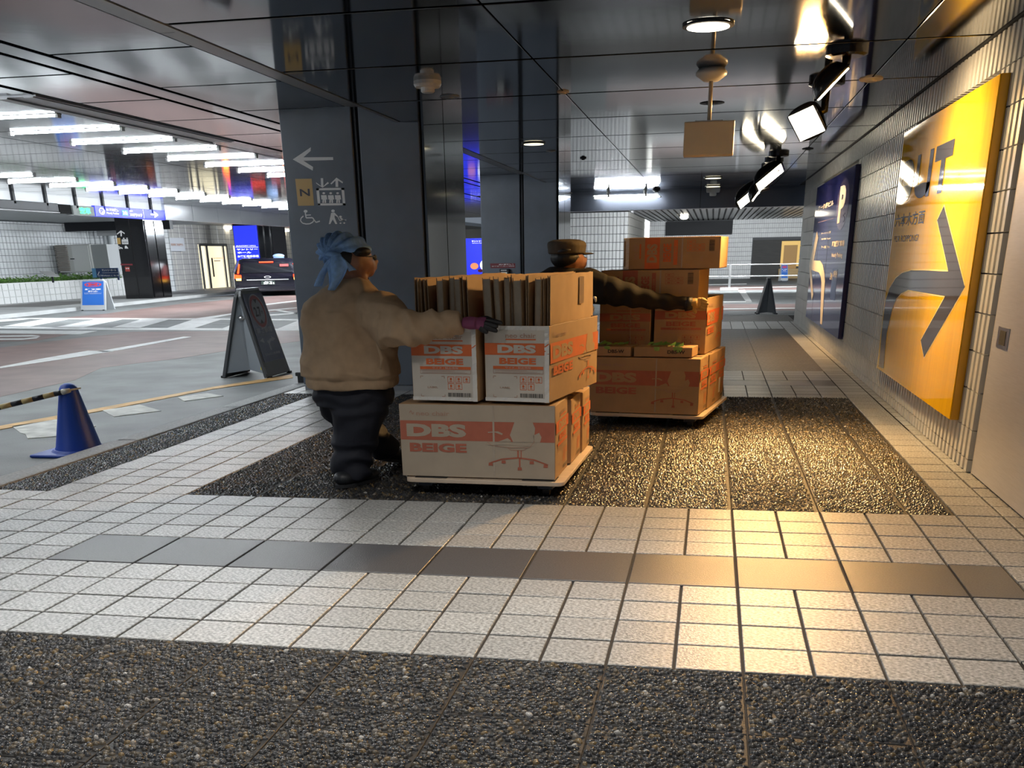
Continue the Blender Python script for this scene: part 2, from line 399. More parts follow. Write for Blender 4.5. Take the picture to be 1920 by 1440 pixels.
# the stones: low domes, each its own tint
def stones(panels, near):
    V = []; F = []; n0 = 0
    prof = [(1.0, 0.0), (0.82, 0.62), (0.0, 1.0)] if near else [(1.0, 0.0), (0.0, 1.0)]
    k = 8 if near else 6
    for (x0, x1, y0, y1, t) in panels:
        if (t == 0) != near: continue
        p = 0.0225 if near else 0.0255
        nx, ny = int((x1-x0-0.012)/p), int((y1-y0-0.012)/(p*0.93))
        gx, gy = np.meshgrid(np.arange(nx), np.arange(ny)); gx = gx.ravel().astype(float); gy = gy.ravel().astype(float)
        cx = x0 + 0.010 + (gx + 0.5 + 0.5*(gy % 2 - 0.5) + rng.uniform(-.3, .3, gx.size))*p
        cy = y0 + 0.010 + (gy + 0.5 + rng.uniform(-.3, .3, gx.size))*p*0.93
        keep = (cx > x0+.010) & (cx < x1-.010) & (cy > y0+.010) & (cy < y1-.010) & (rng.random(gx.size) > 0.03)
        cx, cy = cx[keep], cy[keep]; N = cx.size
        a = rng.normal(0, .7, N); big = rng.uniform(0.75, 1.18, N)
        ra = p*0.56*big*rng.uniform(0.95, 1.3, N); rb = p*0.42*big; h = p*rng.uniform(0.34, 0.62, N)
        verts = []
        for (q, hz) in prof:
            if q == 0:
                verts.append(np.stack([cx, cy, -0.006 + h], 1)[:, None, :]); continue
            th = np.arange(k)*2*math.pi/k
            ex = ra[:, None]*q*np.cos(th); ey = rb[:, None]*q*np.sin(th)
            X = cx[:, None] + ex*np.cos(a)[:, None] - ey*np.sin(a)[:, None]
            Y = cy[:, None] + ex*np.sin(a)[:, None] + ey*np.cos(a)[:, None]
            Z = np.broadcast_to((-0.007 + h*hz)[:, None], X.shape)
            verts.append(np.stack([X, Y, Z], 2))
        verts = np.concatenate(verts, 1); per = verts.shape[1]
        fs = []
        for i in range(k):
            j = (i+1) % k
            if near: fs += [(i, j, k+j), (i, k+j, k+i), (k+i, k+j, 2*k)]
            else: fs += [(i, j, k)]
        fs = np.array(fs)
        F.append((fs[None] + (n0 + np.arange(N)*per)[:, None, None]).reshape(-1, 3)); V.append(verts.reshape(-1, 3)); n0 += N*per
    V = np.concatenate(V); F = np.concatenate(F)
    me = bpy.data.meshes.new('pebbles'); me.vertices.add(len(V)); me.vertices.foreach_set('co', V.ravel())
    me.loops.add(F.size); me.loops.foreach_set('vertex_index', F.ravel().astype(np.int32)); me.polygons.add(len(F))
    me.polygons.foreach_set('loop_start', np.arange(0, F.size, 3, dtype=np.int32))
    me.polygons.foreach_set('use_smooth', [True]*len(F)); me.update(calc_edges=True); me.validate()
    return me
peb_m = bpy.data.materials.new('pebble_stone'); peb_m.use_nodes = True
nt = peb_m.node_tree; b = nt.nodes['Principled BSDF']; g = nt.nodes.new('ShaderNodeNewGeometry'); r = nt.nodes.new('ShaderNodeValToRGB')
r.color_ramp.interpolation = 'CONSTANT'; els = r.color_ramp.elements
for i, (pos, c) in enumerate([(0, (0.030, 0.031, 0.034)), (0.2, (0.048, 0.049, 0.053)), (0.38, (0.022, 0.023, 0.025)), (0.54, (0.068, 0.064, 0.058)), (0.70, (0.040, 0.036, 0.031)), (0.84, (0.10, 0.082, 0.058)), (0.92, (0.15, 0.105, 0.052)), (0.967, (0.20, 0.18, 0.155)), (0.989, (0.36, 0.35, 0.33))]):
    e = els[i] if i < 2 else els.new(pos); e.position = pos; e.color = (*c, 1)
nt.links.new(g.outputs['Random Per Island'], r.inputs[0]); nt.links.new(r.outputs[0], b.inputs['Base Color'])
b.inputs['Roughness'].default_value = 0.24
for nearp in (True, False):
    me = stones(panels, nearp); me.materials.append(peb_m)
    o = link('pebbles', me, floor); o['kind'] = 'stuff'; o['label'] = 'dark rounded pebbles set in the paving slabs'

# ---------------------------------------------------------------- kerb, road, markings
kerb = struct(MB().box(-2.24, XK, -3.6, 23.1, -0.24, -0.02).obj('kerb', kerb_stone_m), 'granite kerb between walkway and road')
for k in range(13):
    y0 = -3.6 + k*2.05
    MB().box(-2.25, XK - 0.004, y0, y0 + 2.04, -0.22, 0.004).obj('kerb_stone', kerb_stone_m, kerb, bevel=0.03, segs=3)
for k in range(4):                                                      # far end of the walkway
    x0 = XK + k*1.9
    MB().box(x0, x0 + 1.89, 23.02, 23.28, -0.22, 0.002).obj('kerb_stone', kerb_stone_m, kerb, bevel=0.03, segs=3)
road = struct(MB().box(-20.3, -2.24, -8, 75, -0.5, ZR).box(-2.24, 14, 23.1, 75, -0.5, ZR).obj('road', asphalt), 'asphalt roadway of the covered drive')
def on_road(pts, name, m, h=0.004, z=ZR):
    q = [on_z(x, y, z) for x, y in pts]
    a = sum(q[i][0]*q[(i+1) % len(q)][1] - q[(i+1) % len(q)][0]*q[i][1] for i in range(len(q)))
    if a < 0: q = q[::-1]
    return MB().prism([(x, y, z + 0.0005) for x, y, _ in q], (0, 0, h)).obj(name, m, road)
MB().box(-2.46, -2.25, -3.6, 23, ZR, ZR + 0.006).obj('gutter_strip', gutter_m, road)
# red-brown lane surfacing
on_road([(-250, 800), (140, 713), (190, 690), (260, 681), (330, 673), (425, 658), (560, 640), (760, 616), (760, 610), (430, 621), (250, 622), (130, 636), (0, 652), (-250, 690)], 'red_lane', red_asphalt, 0.002)
on_road([(115, 596), (200, 588), (330, 571), (440, 561), (600, 548), (700, 545), (700, 566), (560, 581), (370, 597), (250, 598)], 'red_lane', red_asphalt, 0.002)
on_road([(-120, 626), (60, 626), (130, 627), (70, 639), (0, 641), (-120, 650)], 'red_lane', red_asphalt, 0.002)
on_road([(560, 606), (560, 596), (620, 596), (620, 604)], 'red_lane', red_asphalt, 0.002)
# hatched box
H = 0.006
on_road([(25, 596.5), (430, 597.5), (430, 600.0), (40, 598.5)], 'road_marking', white_paint, H)
on_road([(430, 597.5), (620, 599.5), (620, 602), (430, 600.0)], 'road_marking', white_paint, H)
on_road([(-60, 611.5), (180, 614.5), (430, 616.2), (620, 617.5), (620, 620.8), (430, 619.6), (180, 618.5), (-60, 615.5)], 'road_marking', white_paint, H)
for (a, b_, c, d) in [((-75, 606), (-25, 606), (60, 598), (15, 598)), ((0, 613), (50, 613.5), (130, 598.6), (84, 598.4)), ((100, 614.5), (152, 615), (232, 598.8), (183, 598.6)), ((206, 615.5), (258, 616), (318, 599), (266, 598.8)),
                      ((312, 616), (362, 616.3), (414, 599.6), (362, 599.2)), ((416, 616.5), (470, 616.8), (512, 600.5), (458, 600)), ((520, 617), (575, 617.2), (612, 601.3), (560, 601))]:
    on_road([a, b_, c, d], 'road_marking', white_paint, H)
on_road([(-40, 619.5), (182, 621), (150, 627), (-40, 625.5)], 'road_marking', white_paint, H)
on_road([(-40, 689.5), (0, 688.2), (75, 673.5), (165, 658), (213, 659), (190, 662.5), (110, 675), (0, 691), (-40, 698)], 'road_marking', white_paint, H)
on_road([(182, 659.5), (345, 631.5), (359, 632), (230, 656), (200, 660.5)], 'road_marking', white_paint, H)
for p in ([(-30, 630), (60, 628.5), (74, 629.8), (70, 631.4), (-30, 632.5)], [(-30, 635), (45, 635), (70, 632), (76, 630.5), (68, 635), (40, 637.5), (-30, 637.8)]):
    on_road(p, 'road_marking', white_paint, H)
for p in ([(366, 597.5), (440, 587), (560, 576), (560, 578), (440, 589.5), (395, 597.6)], [(470, 592), (560, 586.5), (560, 588.5), (480, 594)], [(440, 577), (560, 563), (560, 565), (445, 579)], [(520, 581), (565, 588), (565, 590), (515, 582.5)]):
    on_road(p, 'road_marking', white_paint, H)
on_road([(-20, 803), (180, 767), (400, 726), (548, 703), (549, 709), (400, 730), (180, 773), (-20, 810)], 'yellow_edge_line', yellow_paint, H)
on_road([(22, 800), (114, 786), (180, 800), (118, 818), (52, 823), (48, 815), (38, 812)], 'worn_road_marking', worn_paint, H)
on_road([(192, 770), (262, 759.5), (302, 771), (214, 782)], 'worn_road_marking', worn_paint, H)
on_road([(333, 746), (388, 737.5), (419, 743), (346, 753)], 'worn_road_marking', worn_paint, H)
# far drive, past the end of the walkway
on_road([(1130, 584), (1505, 582.5), (1505, 570), (1130, 571)], 'red_lane', red_asphalt, 0.002)
on_road([(1130, 546), (1505, 543), (1505, 535), (1130, 538)], 'red_lane', red_asphalt, 0.002)
for p in ([(1130, 581.2), (1500, 577.3), (1500, 578.8), (1130, 583.2)], [(1150, 566.8), (1409, 565.2), (1409, 566.6), (1150, 568.4)], [(1384, 544.5), (1396, 543.5), (1410, 566), (1399, 566.5)],
          [(1380, 539), (1500, 536.7), (1500, 538.3), (1380, 540.6)], [(1310, 533.6), (1400, 531.8), (1400, 532.8), (1310, 534.6)]):
    on_road(p, 'road_marking', white_paint, H)

# ---------------------------------------------------------------- ceiling panels
ceiling = struct(MB().box(-0.50, XW + 0.3, -6, 24.2, ZC + 0.035, ZC + 0.5).box(-12.9, -0.50, -7, 43, ZL + 0.035, ZL + 0.33).obj('ceiling', black_m), 'dark glossy metal panel ceiling with black joints')
KL = (ZL - CAM[2]) / (ZC - CAM[2])
def raised(o):
    """the drive's ceiling lies higher: the same sight lines, farther out and larger"""
    o.location = [CAM[i] + (o.location[i] - CAM[i])*KL for i in range(3)]; o.scale = (KL, KL, KL); return o
MB().box(-0.53, -0.485, -6, 24, ZC, ZL + .03).obj('ceiling_step', trim_m, ceiling)
pmesh = {}
def ceil_panel(x0, x1, y0, y1, z=ZC, name='ceiling_panel', m=ceil_m):
    k = (round(x1-x0, 3), round(y1-y0, 3), m.name)
    if k not in pmesh: 
        w2, d2 = (x1-x0)/2, (y1-y0)/2
        pmesh[k] = MB().add([(-w2,-d2,.03),(w2,-d2,.03),(w2,d2,.03),(-w2,d2,.03),(-w2,-d2,.003),(w2,-d2,.003),(w2,d2,.003),(-w2,d2,.003),(-w2+.003,-d2+.003,0),(w2-.003,-d2+.003,0),(w2-.003,d2-.003,0),(-w2+.003,d2-.003,0)],
            [(4,5,1,0),(5,6,2,1),(6,7,3,2),(7,4,0,3),(8,9,5,4),(9,10,6,5),(10,11,7,6),(11,8,4,7),(11,10,9,8)]).mesh(name, m)
    return link(name, pmesh[k], ceiling, ((x0+x1)/2, (y0+y1)/2, z))
for k in range(-6, 11):
    y0 = 4.87 + 1.795*(k-1) + 0.025; y1 = y0 + 1.745
    if y0 > 22: continue
    y1 = min(y1, 22.3)
    for (x0, x1) in ((-0.46, 1.515), (1.527, 4.165), (4.177, 4.74)): ceil_panel(x0, x1, y0, y1)
for k in range(-6, 13): raised(ceil_panel(-1.71, -0.64, 3.75 + 1.53*(k-1) + .02, 3.75 + 1.53*k - .02))
for k in range(-7, 14): raised(ceil_panel(-2.84, -2.03, 4.48 + 1.39*(k-1) + .02, 4.48 + 1.39*k - .02))
for k in range(-5, 10):
    raised(ceil_panel(-0.635, -0.50, 3.3*(k-1) + .004, 3.3*k - .004, name='ceiling_trim', m=trim_m))
    raised(ceil_panel(-1.97, -1.77, 3.3*(k-1) + .004, 3.3*k - .004, name='ceiling_trim', m=ceil_m))
for k in range(-8, 27):
    y0 = 7.56 + 1.125*(k-1)
    for (x0, x1) in ((-5.2, -3.36), (-7.2, -5.22), (-9.2, -7.22), (-11.0, -9.22)): raised(ceil_panel(x0, x1, y0 + .012, y0 + 1.113, z=ZC + 0.004))
# cable trunking with its lower ledge
tr = MB(); tr.box(-3.30, -2.9, 5.3, 9.2, ZC - 0.012, ZC + .02); tr.box(-3.28, -3.18, 5.3, 9.2, ZC - 0.024, ZC - 0.012); tr.box(-3.02, -2.93, 5.3, 9.2, ZC - 0.02, ZC - 0.012)
raised(tr.obj('ceiling_trunking', trim_m, ceiling))
raised(MB().box(-3.3, -2.92, -5, 5.28, ZC, ZC + .03).obj('ceiling_trim', ceil_m, ceiling)); raised(MB().box(-3.3, -2.92, 9.22, 36, ZC, ZC + .03).obj('ceiling_trim', ceil_m, ceiling))
# beam closing the ceiling at the far end
beam = struct(MB().box(-2.6, 9, 22.6, 23.0, 2.42, 2.86).obj('beam', mat('beam_metal', (0.085, 0.095, 0.12), 0.28, metal=0.6)), 'dark metal beam across the end of the walkway')
for x in (-1.0, 2.55, 5.6): MB().box(x, x + .012, 22.592, 22.6, 2.42, 2.86).obj('beam_joint', black_m, beam)

# ---------------------------------------------------------------- right wall of fluted tiles
wall_r = struct(MB().box(XW + 0.004, XW + 0.3, -3.6, 20.1, 0, ZC + .04).obj('wall_right', mat('wall_grout', (0.10, 0.10, 0.10), 0.8)), 'wall of fluted glazed tiles with dark joints')
PITCH = 0.125
def flute(n, h, proud=0.045):
    prof = []
    for k in range(n):
        y = k*PITCH
        prof += [(y, 0), (y + .022, 0), (y + .034, proud), (y + .100, proud), (y + .112, 0)]
    prof.append((n*PITCH - .006, 0))
    mb = MB(); K = len(prof); vs = [(-d, y, 0) for y, d in prof] + [(-d, y, h) for y, d in prof] + [(0.012, prof[0][0], 0), (0.012, prof[-1][0], 0), (0.012, prof[0][0], h), (0.012, prof[-1][0], h)]
    fs = [(i, i + 1, K + i + 1, K + i)[::-1] for i in range(K - 1)]
    fs += [tuple(range(K)) + (2*K+1, 2*K), tuple(range(2*K-1, K-1, -1)) + (2*K+2, 2*K+3)]
    return mb.add(vs, fs).mesh('wall_tile', wtile_m)
rows = [(0.006, 0.080), (0.092, 0.194)] + [(0.292 + 0.2535*k, 0.2435) for k in range(10)]
tmesh = {round(h, 3): flute(3, h) for z, h in rows}
y = 3.86
while y < 20.0:
    for (z, h) in rows:
        y2, z2 = y + .375, z + h
        if any(a < y and y2 < b_ and z > 0.28 and z2 < 2.58 for a, b_ in ((4.30, 7.88), (11.48, 16.77))): continue
        link('wall_tile', tmesh[round(h, 3)], wall_r, (XW, y, z))
    y += .375
MB().box(XW - .04, XW + .3, 20.06, 20.14, 0, ZC).obj('corner_tile_edge', wtile_m, wall_r)
MB().box(XW - .06, XW + .1, 3.0, 20, ZC - 0.012, ZC + .04).obj('wall_shadow_gap', black_m, wall_r)
door1 = struct(MB().box(XW - .025, XW + .02, -3.0, 3.82, 0.012, 2.42).obj('door_1', silver_m), 'flush silver metal service door panel')
d1 = MB(); d1.box(XW - .030, XW - .0255, 3.44, 3.70, 0.865, 0.992); d1.obj('pull_frame', steel_m, door1)
MB().box(XW - .0325, XW - .0305, 3.50, 3.64, 0.885, 0.972).obj('pull_recess', black_m, door1)
MB().box(XW - .027, XW + .02, -3.0, 3.82, 2.43, ZC).obj('door_transom', wtile_m, door1)
MB().box(XW - .02, XW + .02, 3.825, 3.855, 0.0, ZC).obj('door_jamb', mat('door_jamb', (0.62, 0.58, 0.5), 0.4), door1)
# ---------------------------------------------------------------- columns
def column(dy, label):
    c = struct(empty('column', (0, dy, 0)), label)
    MB().box(-1.80, -0.27, 8.19, 10.06, 0, ZL + .02).obj('column_core', black_m, c)
    MB().box(-1.865, -1.035, 8.15, 8.19, 0.06, ZL + .01).obj('front_panel', col_m, c, bevel=0.014, segs=3)
    MB().box(-1.010, -0.990, 8.17, 8.188, 0.06, ZL + .01).obj('edge_strip', dark_m, c)
    MB().prism([(-.955, 8.15, .06), (-.278, 8.15, .06), (-.278, 8.15, ZC + .01), (-.535, 8.15, ZC + .01), (-.535, 8.15, ZL + .01), (-.955, 8.15, ZL + .01)], (0, .04, 0)).obj('front_panel', col_m, c, bevel=0.008, segs=2)
    MB().box(-0.27, -0.24, 8.21, 9.08, 0.06, ZC + .01).obj('flank_panel', col_side_m, c)
    MB().box(-0.27, -0.24, 9.11, 10.06, 0.06, ZC + .01).obj('flank_panel', col_side_m, c)
    MB().box(-1.83, -1.80, 8.19, 10.06, 0.06, ZL + .01).obj('flank_panel', col_m, c)
    MB().box(-1.84, -0.22, 8.13, 10.08, 0, 0.058).obj('plinth', mat('plinth', (0.30, 0.31, 0.33), 0.35, metal=0.6), c)
    return c
col1 = column(0, 'dark metal column carrying the arrow and lift symbols')
col2 = column(10.35, 'dark metal column further back with a red notice strip')
class PxPrint(Print):
    """a print whose points were read off the plane they lie in"""
    def set(s, fn): s.fn = fn; return s
    def uv(s, x, y):
        p = Vector(s.fn(x, y)) - s.o; return (p.dot(s.u), p.dot(s.v))
    def ppoly(s, pts, m, lay=1): return s.poly([s.uv(*p) for p in pts], m, lay)
    def pline(s, pts, t, m, lay=1): s.line([s.uv(*p) for p in pts], t, m, lay)
    def ptext(s, t, x0, y0, x1, y1, m, bold=0.0, lay=2, vert=False):
        a = s.uv(x0, y1); b = s.uv(x1, y0); return s.text(t, a[0], a[1], b[0], b[1], m, bold, lay, vert)
    def pdisc(s, x, y, rx, ry, m, lay=1, n=20):
        return s.ppoly([(x + rx*math.cos(2*math.pi*k/n), y - ry*math.sin(2*math.pi*k/n)) for k in range(n)], m, lay)
sp = PxPrint((0, 8.149, 0), (1, 0, 0), (0, 0, 1)).set(lambda x, y: on_y(x, y, 8.149))
W = print_white
sp.ppoly([(549, 299), (583, 276), (582.5, 283), (569, 295), (624.5, 294.5), (624.8, 300), (569, 301.5), (587, 313), (586.5, 320)], W)
sp.ppoly([(553.5, 335.5), (584.5, 335), (589, 385.5), (559, 386)], gold_m)
sp.ptext('N', 563, 354, 580.5, 368, mat('sign_ink', (0.06, 0.055, 0.07), 0.5), 0.02)
for pts in ([(592.5, 341.5), (602, 349), (601.5, 334), (606, 334), (606.5, 349), (614.5, 341), (617, 343.5), (604.7, 351.8), (592.8, 344)], [(619.5, 344), (631, 333), (643, 341), (642.5, 344), (634, 338.5), (634.3, 350.5), (629.3, 350.5), (629, 338.8), (621.5, 346)]): sp.ppoly(pts, W)
x0, y0, x1, y1 = 593, 352, 646, 385
for q in ([(592.8, 353), (645, 352), (645.4, 356), (593.2, 357)], [(596, 381.5), (647.5, 381), (648, 385), (596.3, 385.4)], [(592.8, 353), (598, 353), (601, 385), (596.2, 385)], [(640, 352), (645, 352), (648, 385), (643, 385)]): sp.ppoly(q, W, 1.5)
for k in range(3):
    cx = 607.5 + 13*k
    sp.pdisc(cx - .4, 362.3, 2.6, 2.0, W)
    sp.ppoly([(cx-5.6, 366), (cx+4.8, 365.8), (cx+6.2, 374), (cx+3.8, 374), (cx+4.2, 380.6), (cx+1.2, 380.6), (cx+.9, 375), (cx+.2, 375), (cx-.2, 380.6), (cx-3, 380.6), (cx-2.6, 374), (cx-4.8, 374)], W)
sp.pdisc(573, 396.2, 3.6, 2.8, W)
sp.pline([(572.5, 399), (574, 408.5), (586, 408.2), (592.5, 417), (600, 414.5)], 0.014, W)
sp.pline([(574, 403.5), (583, 403)], 0.010, W)
sp.pline([(569, 405), (564.5, 409), (563.5, 414), (567.5, 418.5), (574, 420), (581, 419.5), (586.5, 416.5), (589, 412.5)], 0.012, W)
sp.pdisc(624.5, 395.5, 3.4, 2.7, W)
sp.ppoly([(621, 399), (627.5, 398.6), (634, 405.5), (633, 407), (627.5, 403.6), (627.5, 408), (632.5, 419.8), (629, 420.2), (624, 411.5), (619.5, 420.2), (616.5, 420.2)], W)
sp.pline([(633, 405.5), (637, 413.5), (646.5, 413.2)], 0.008, W); sp.pdisc(638.5, 406.5, 2.6, 2.1, W)
sp.ppoly([(637, 409), (641, 408.5), (644, 411.5), (649.5, 411.8), (649.5, 414), (641, 414)], W); sp.pdisc(638.5, 418.5, 1.8, 1.4, W); sp.pdisc(645.5, 418.2, 1.8, 1.4, W)
sp.obj('wayfinding_print', col1)
rp = PxPrint((0, 18.499, -0.0), (1, 0, 0), (0, 0, 1)).set(lambda x, y: on_y(x, y, 18.499))
redm = mat('maroon_notice', (0.20, 0.03, 0.04), 0.5)
rp.ppoly([(919, 494), (966, 493.5), (966.5, 502.5), (920, 503)], redm); rp.ptext('お願い', 935, 494.6, 963, 497.2, W, 0.03); rp.ptext('お客様へのご案内', 922, 497.8, 964, 500.4, W, 0.03)
o = rp.obj('notice_strip', col2); o.location = (0, -10.35, 0)
it = thing('intercom', 'small intercom box on the far column above the cardboard', 'intercom', (0, 0, 0))
p = on_y(947, 511, 18.49); MB().box(p[0]-.10, p[0]+.10, 18.40, 18.495, p[2]-.12, p[2]+.07).obj('housing', dark_m, it, bevel=.01)
MB().box(p[0]-.07, p[0]+.06, 18.39, 18.399, p[2]-.045, p[2]+.01).obj('screen', mat('grey_screen', (0.4, 0.42, 0.4), 0.3, emit=(.6, .65, .6), estr=.25), it)
MB().box(p[0]-.07, p[0]+.05, 18.39, 18.399, p[2]+.035, p[2]+.055).obj('nameplate', print_white, it)

# ---------------------------------------------------------------- wall signs
def sign(name, label, Y0, Y1, z0, z1, X, face, edge):
    t = thing(name, label, 'sign')
    MB().box(X + .006, XW - .045, Y0, Y1, z0, z1).obj('sign_box', edge, t, bevel=.004)
    MB().box(X, X + .0055, Y0 + .004, Y1 - .004, z0 + .004, z1 - .004).obj('sign_face', face, t)
    MB().box(XW - .044, XW + .002, Y0 + .012, Y1 - .012, z0 + .03, z1 - .03).obj('mounting_frame', black_m, t)
    return t
XS = 4.69
ys = sign('direction_sign', 'large yellow wall sign reading OUT with a dark right-turn arrow', 4.312, 7.87, 0.30, 2.512, XS, yellow_sign, yellow_edge)
yp = PxPrint((XS, 0, 0), (0, -1, 0), (0, 0, 1), .0016).set(lambda x, y: on_x(x, y, XS))
GR = sign_grey
a = [(1809.5, 538), (1770.4, 386), (1758, 413), (1779, 509), (1740, 507.5), (1709, 507), (1692, 512), (1680, 522), (1669, 540), (1661, 563), (1655, 610), (1648, 686), (1657, 690), (1663, 625), (1673, 580), (1681, 560), (1690, 550), (1703, 543.5), (1773, 555), (1727, 638), (1733, 670)]
out = [yp.uv(x, y) for x, y in a]
pale = mat('yellow_outline', (0.9, 0.72, 0.30), 0.4)
for i in range(len(out)): yp.line([out[i], out[(i+1) % len(out)]], 0.022, pale, 1)
# tessellate the arrow in convex pieces
for idx in ([0, 1, 2, 3, 18], [0, 18, 19, 20], [3, 4, 17, 18], [4, 5, 16, 17], [5, 6, 15, 16], [6, 7, 14, 15], [7, 8, 14], [8, 9, 13, 14], [9, 10, 12, 13], [10, 11, 12]):
    yp.poly([out[i] for i in idx], GR, 2)
def letter_o(u0, v0, u1, v1, t):
    cu, cv, ru, rv = (u0+u1)/2, (v0+v1)/2, (u1-u0)/2, (v1-v0)/2
    n = 40
    for k in range(n):
        b0, b1 = 2*math.pi*k/n, 2*math.pi*(k+1)/n
        f = lambda b, a_, c_: (cu + a_*math.copysign(abs(math.cos(b))**.8, math.cos(b)), cv + c_*math.copysign(abs(math.sin(b))**.8, math.sin(b)))
        yp.poly([f(b0, ru, rv), f(b1, ru, rv), f(b1, ru - t, rv - t*.9), f(b0, ru - t, rv - t*.9)], GR, 2)
ua, va = yp.uv(1686.5, 370); ub, vb = yp.uv(1793, 259); 
v0 = yp.uv(1700, 378)[1]; v1 = yp.uv(1790, 260)[1]
uO0, uO1 = yp.uv(1686.5, 340)[0], yp.uv(1712.5, 340)[0]
uU0, uU1 = yp.uv(1716.5, 340)[0], yp.uv(1746, 330)[0]
uT0, uT1 = yp.uv(1757, 280)[0], yp.uv(1791, 262)[0]
letter_o(uO0, v0, uO1, v1, 0.16)
tk = 0.15; vm = v0 + (v1 - v0)*.30
yp.rect(uU0, vm, uU0 + tk, v1, GR, 2); yp.rect(uU1 - tk, v0, uU1, v1, GR, 2)
n = 14; cu = (uU0 + uU1)/2; ru = (uU1 - uU0)/2
for k in range(n):
    b0, b1 = math.pi + math.pi*k/n, math.pi + math.pi*(k+1)/n; rv = vm - v0
    yp.poly([(cu + ru*math.cos(b0), vm + rv*math.sin(b0)), (cu + ru*math.cos(b1), vm + rv*math.sin(b1)), (cu + (ru-tk)*math.cos(b1), vm + (rv-.12)*math.sin(b1)), (cu + (ru-tk)*math.cos(b0), vm + (rv-.12)*math.sin(b0))], GR, 2)
yp.rect(uT0, v1 - .115, uT1, v1, GR, 2); yp.rect((uT0+uT1)/2 - .085, v0, (uT0+uT1)/2 + .085, v1 - .115, GR, 2)
bz = yp.uv(1680, 424)[1]; tz = yp.uv(1732, 395)[1]
yp.text('六本木方面', yp.uv(1680, 410)[0], yp.uv(1681, 426)[1], yp.uv(1735, 400)[0], yp.uv(1733, 393)[1], GR, 0.012)
yp.text('FOR ROPPONGI', yp.uv(1677, 450)[0], yp.uv(1678, 454)[1], yp.uv(1723, 440)[0], yp.uv(1722, 439)[1], GR, 0.0)
yp.obj('printed_lettering', ys)
bs = sign('parking_sign', 'large blue wall sign with white parking P and left-turn arrow', 11.49, 16.756, 0.315, 2.498, XS, blue_sign, blue_edge)
bp_ = PxPrint((XS, 0, 0), (0, -1, 0), (0, 0, 1), .0016).set(lambda x, y: on_x(x, y, XS))
PL = sign_pale
A = [(1532, 433.5), (1534, 446), (1526, 488.5), (1538, 489), (1543, 497), (1546, 512), (1547, 527), (1541.5, 609), (1538, 607), (1540.5, 530), (1539.5, 519), (1536, 511), (1521.5, 506), (1525, 552), (1522, 563), (1517.5, 500), (1518, 493)]
ao = [bp_.uv(x, y) for x, y in A]
for idx in ([0, 1, 2, 12, 15, 16], [2, 3, 11, 12], [3, 4, 11], [4, 5, 10, 11], [5, 6, 9, 10], [6, 7, 8, 9], [12, 13, 14, 15]): bp_.poly([ao[i] for i in idx], PL, 2)
lav = mat('lavender_disc', (0.13, 0.14, 0.40), 0.07, spec=.3)
c_ = bp_.uv(1580, 383); bp_.disc(c_[0], c_[1], .72, .335, lav, 1)
uu = lambda x, y: bp_.uv(x, y)
bp_.text('P', c_[0] - .44, c_[1] - .24, c_[0] + .30, c_[1] + .25, PL, 0.05); bp_.text('5', c_[0] + .12, c_[1] - .24, c_[0] + .42, c_[1] - .12, lav, 0.02, 3)
def bt(s, x0, y0, x1, y1, bold=.02, m=PL):
    a, b = uu(x0, y1), uu(x1, y0); bp_.text(s, a[0], a[1], b[0], b[1], m, bold)
bt('アーク森ビル', 1534, 374, 1564, 396, .04); bt('ARK MORI BUILDING', 1534, 410, 1562, 417, .03, mat('sign_peach', (0.75, 0.5, 0.42), .4))
bt('アークヒルズ棟', 1540, 433, 1559, 440); bt('Ark Hills Tower', 1540, 445, 1558, 450); bt('アーク森ビルへ', 1540, 460, 1556, 466)
bt('時間貸駐車場', 1560, 450, 1584, 463, .03); bt('Hourly Parking', 1559, 474, 1580, 484, .01)
bt('24h', 1556, 512, 1562, 524, .01); bt('300円/15分', 1562, 508, 1571, 520, .01)
bp_.rect(uu(1556, 560)[0], uu(1556, 560)[1], uu(1571, 505)[0], uu(1571, 505)[1], mat('blue_sign_patch', (0.02, 0.06, 0.26), .3), 1)
for x in (1530, 1548): u_ = uu(x, 500)[0]; bp_.rect(u_, 0.295, u_ + .02, 1.7, mat('sign_seam', (0.008, 0.008, 0.05), .5), .8)
bp_.obj('printed_lettering', bs)

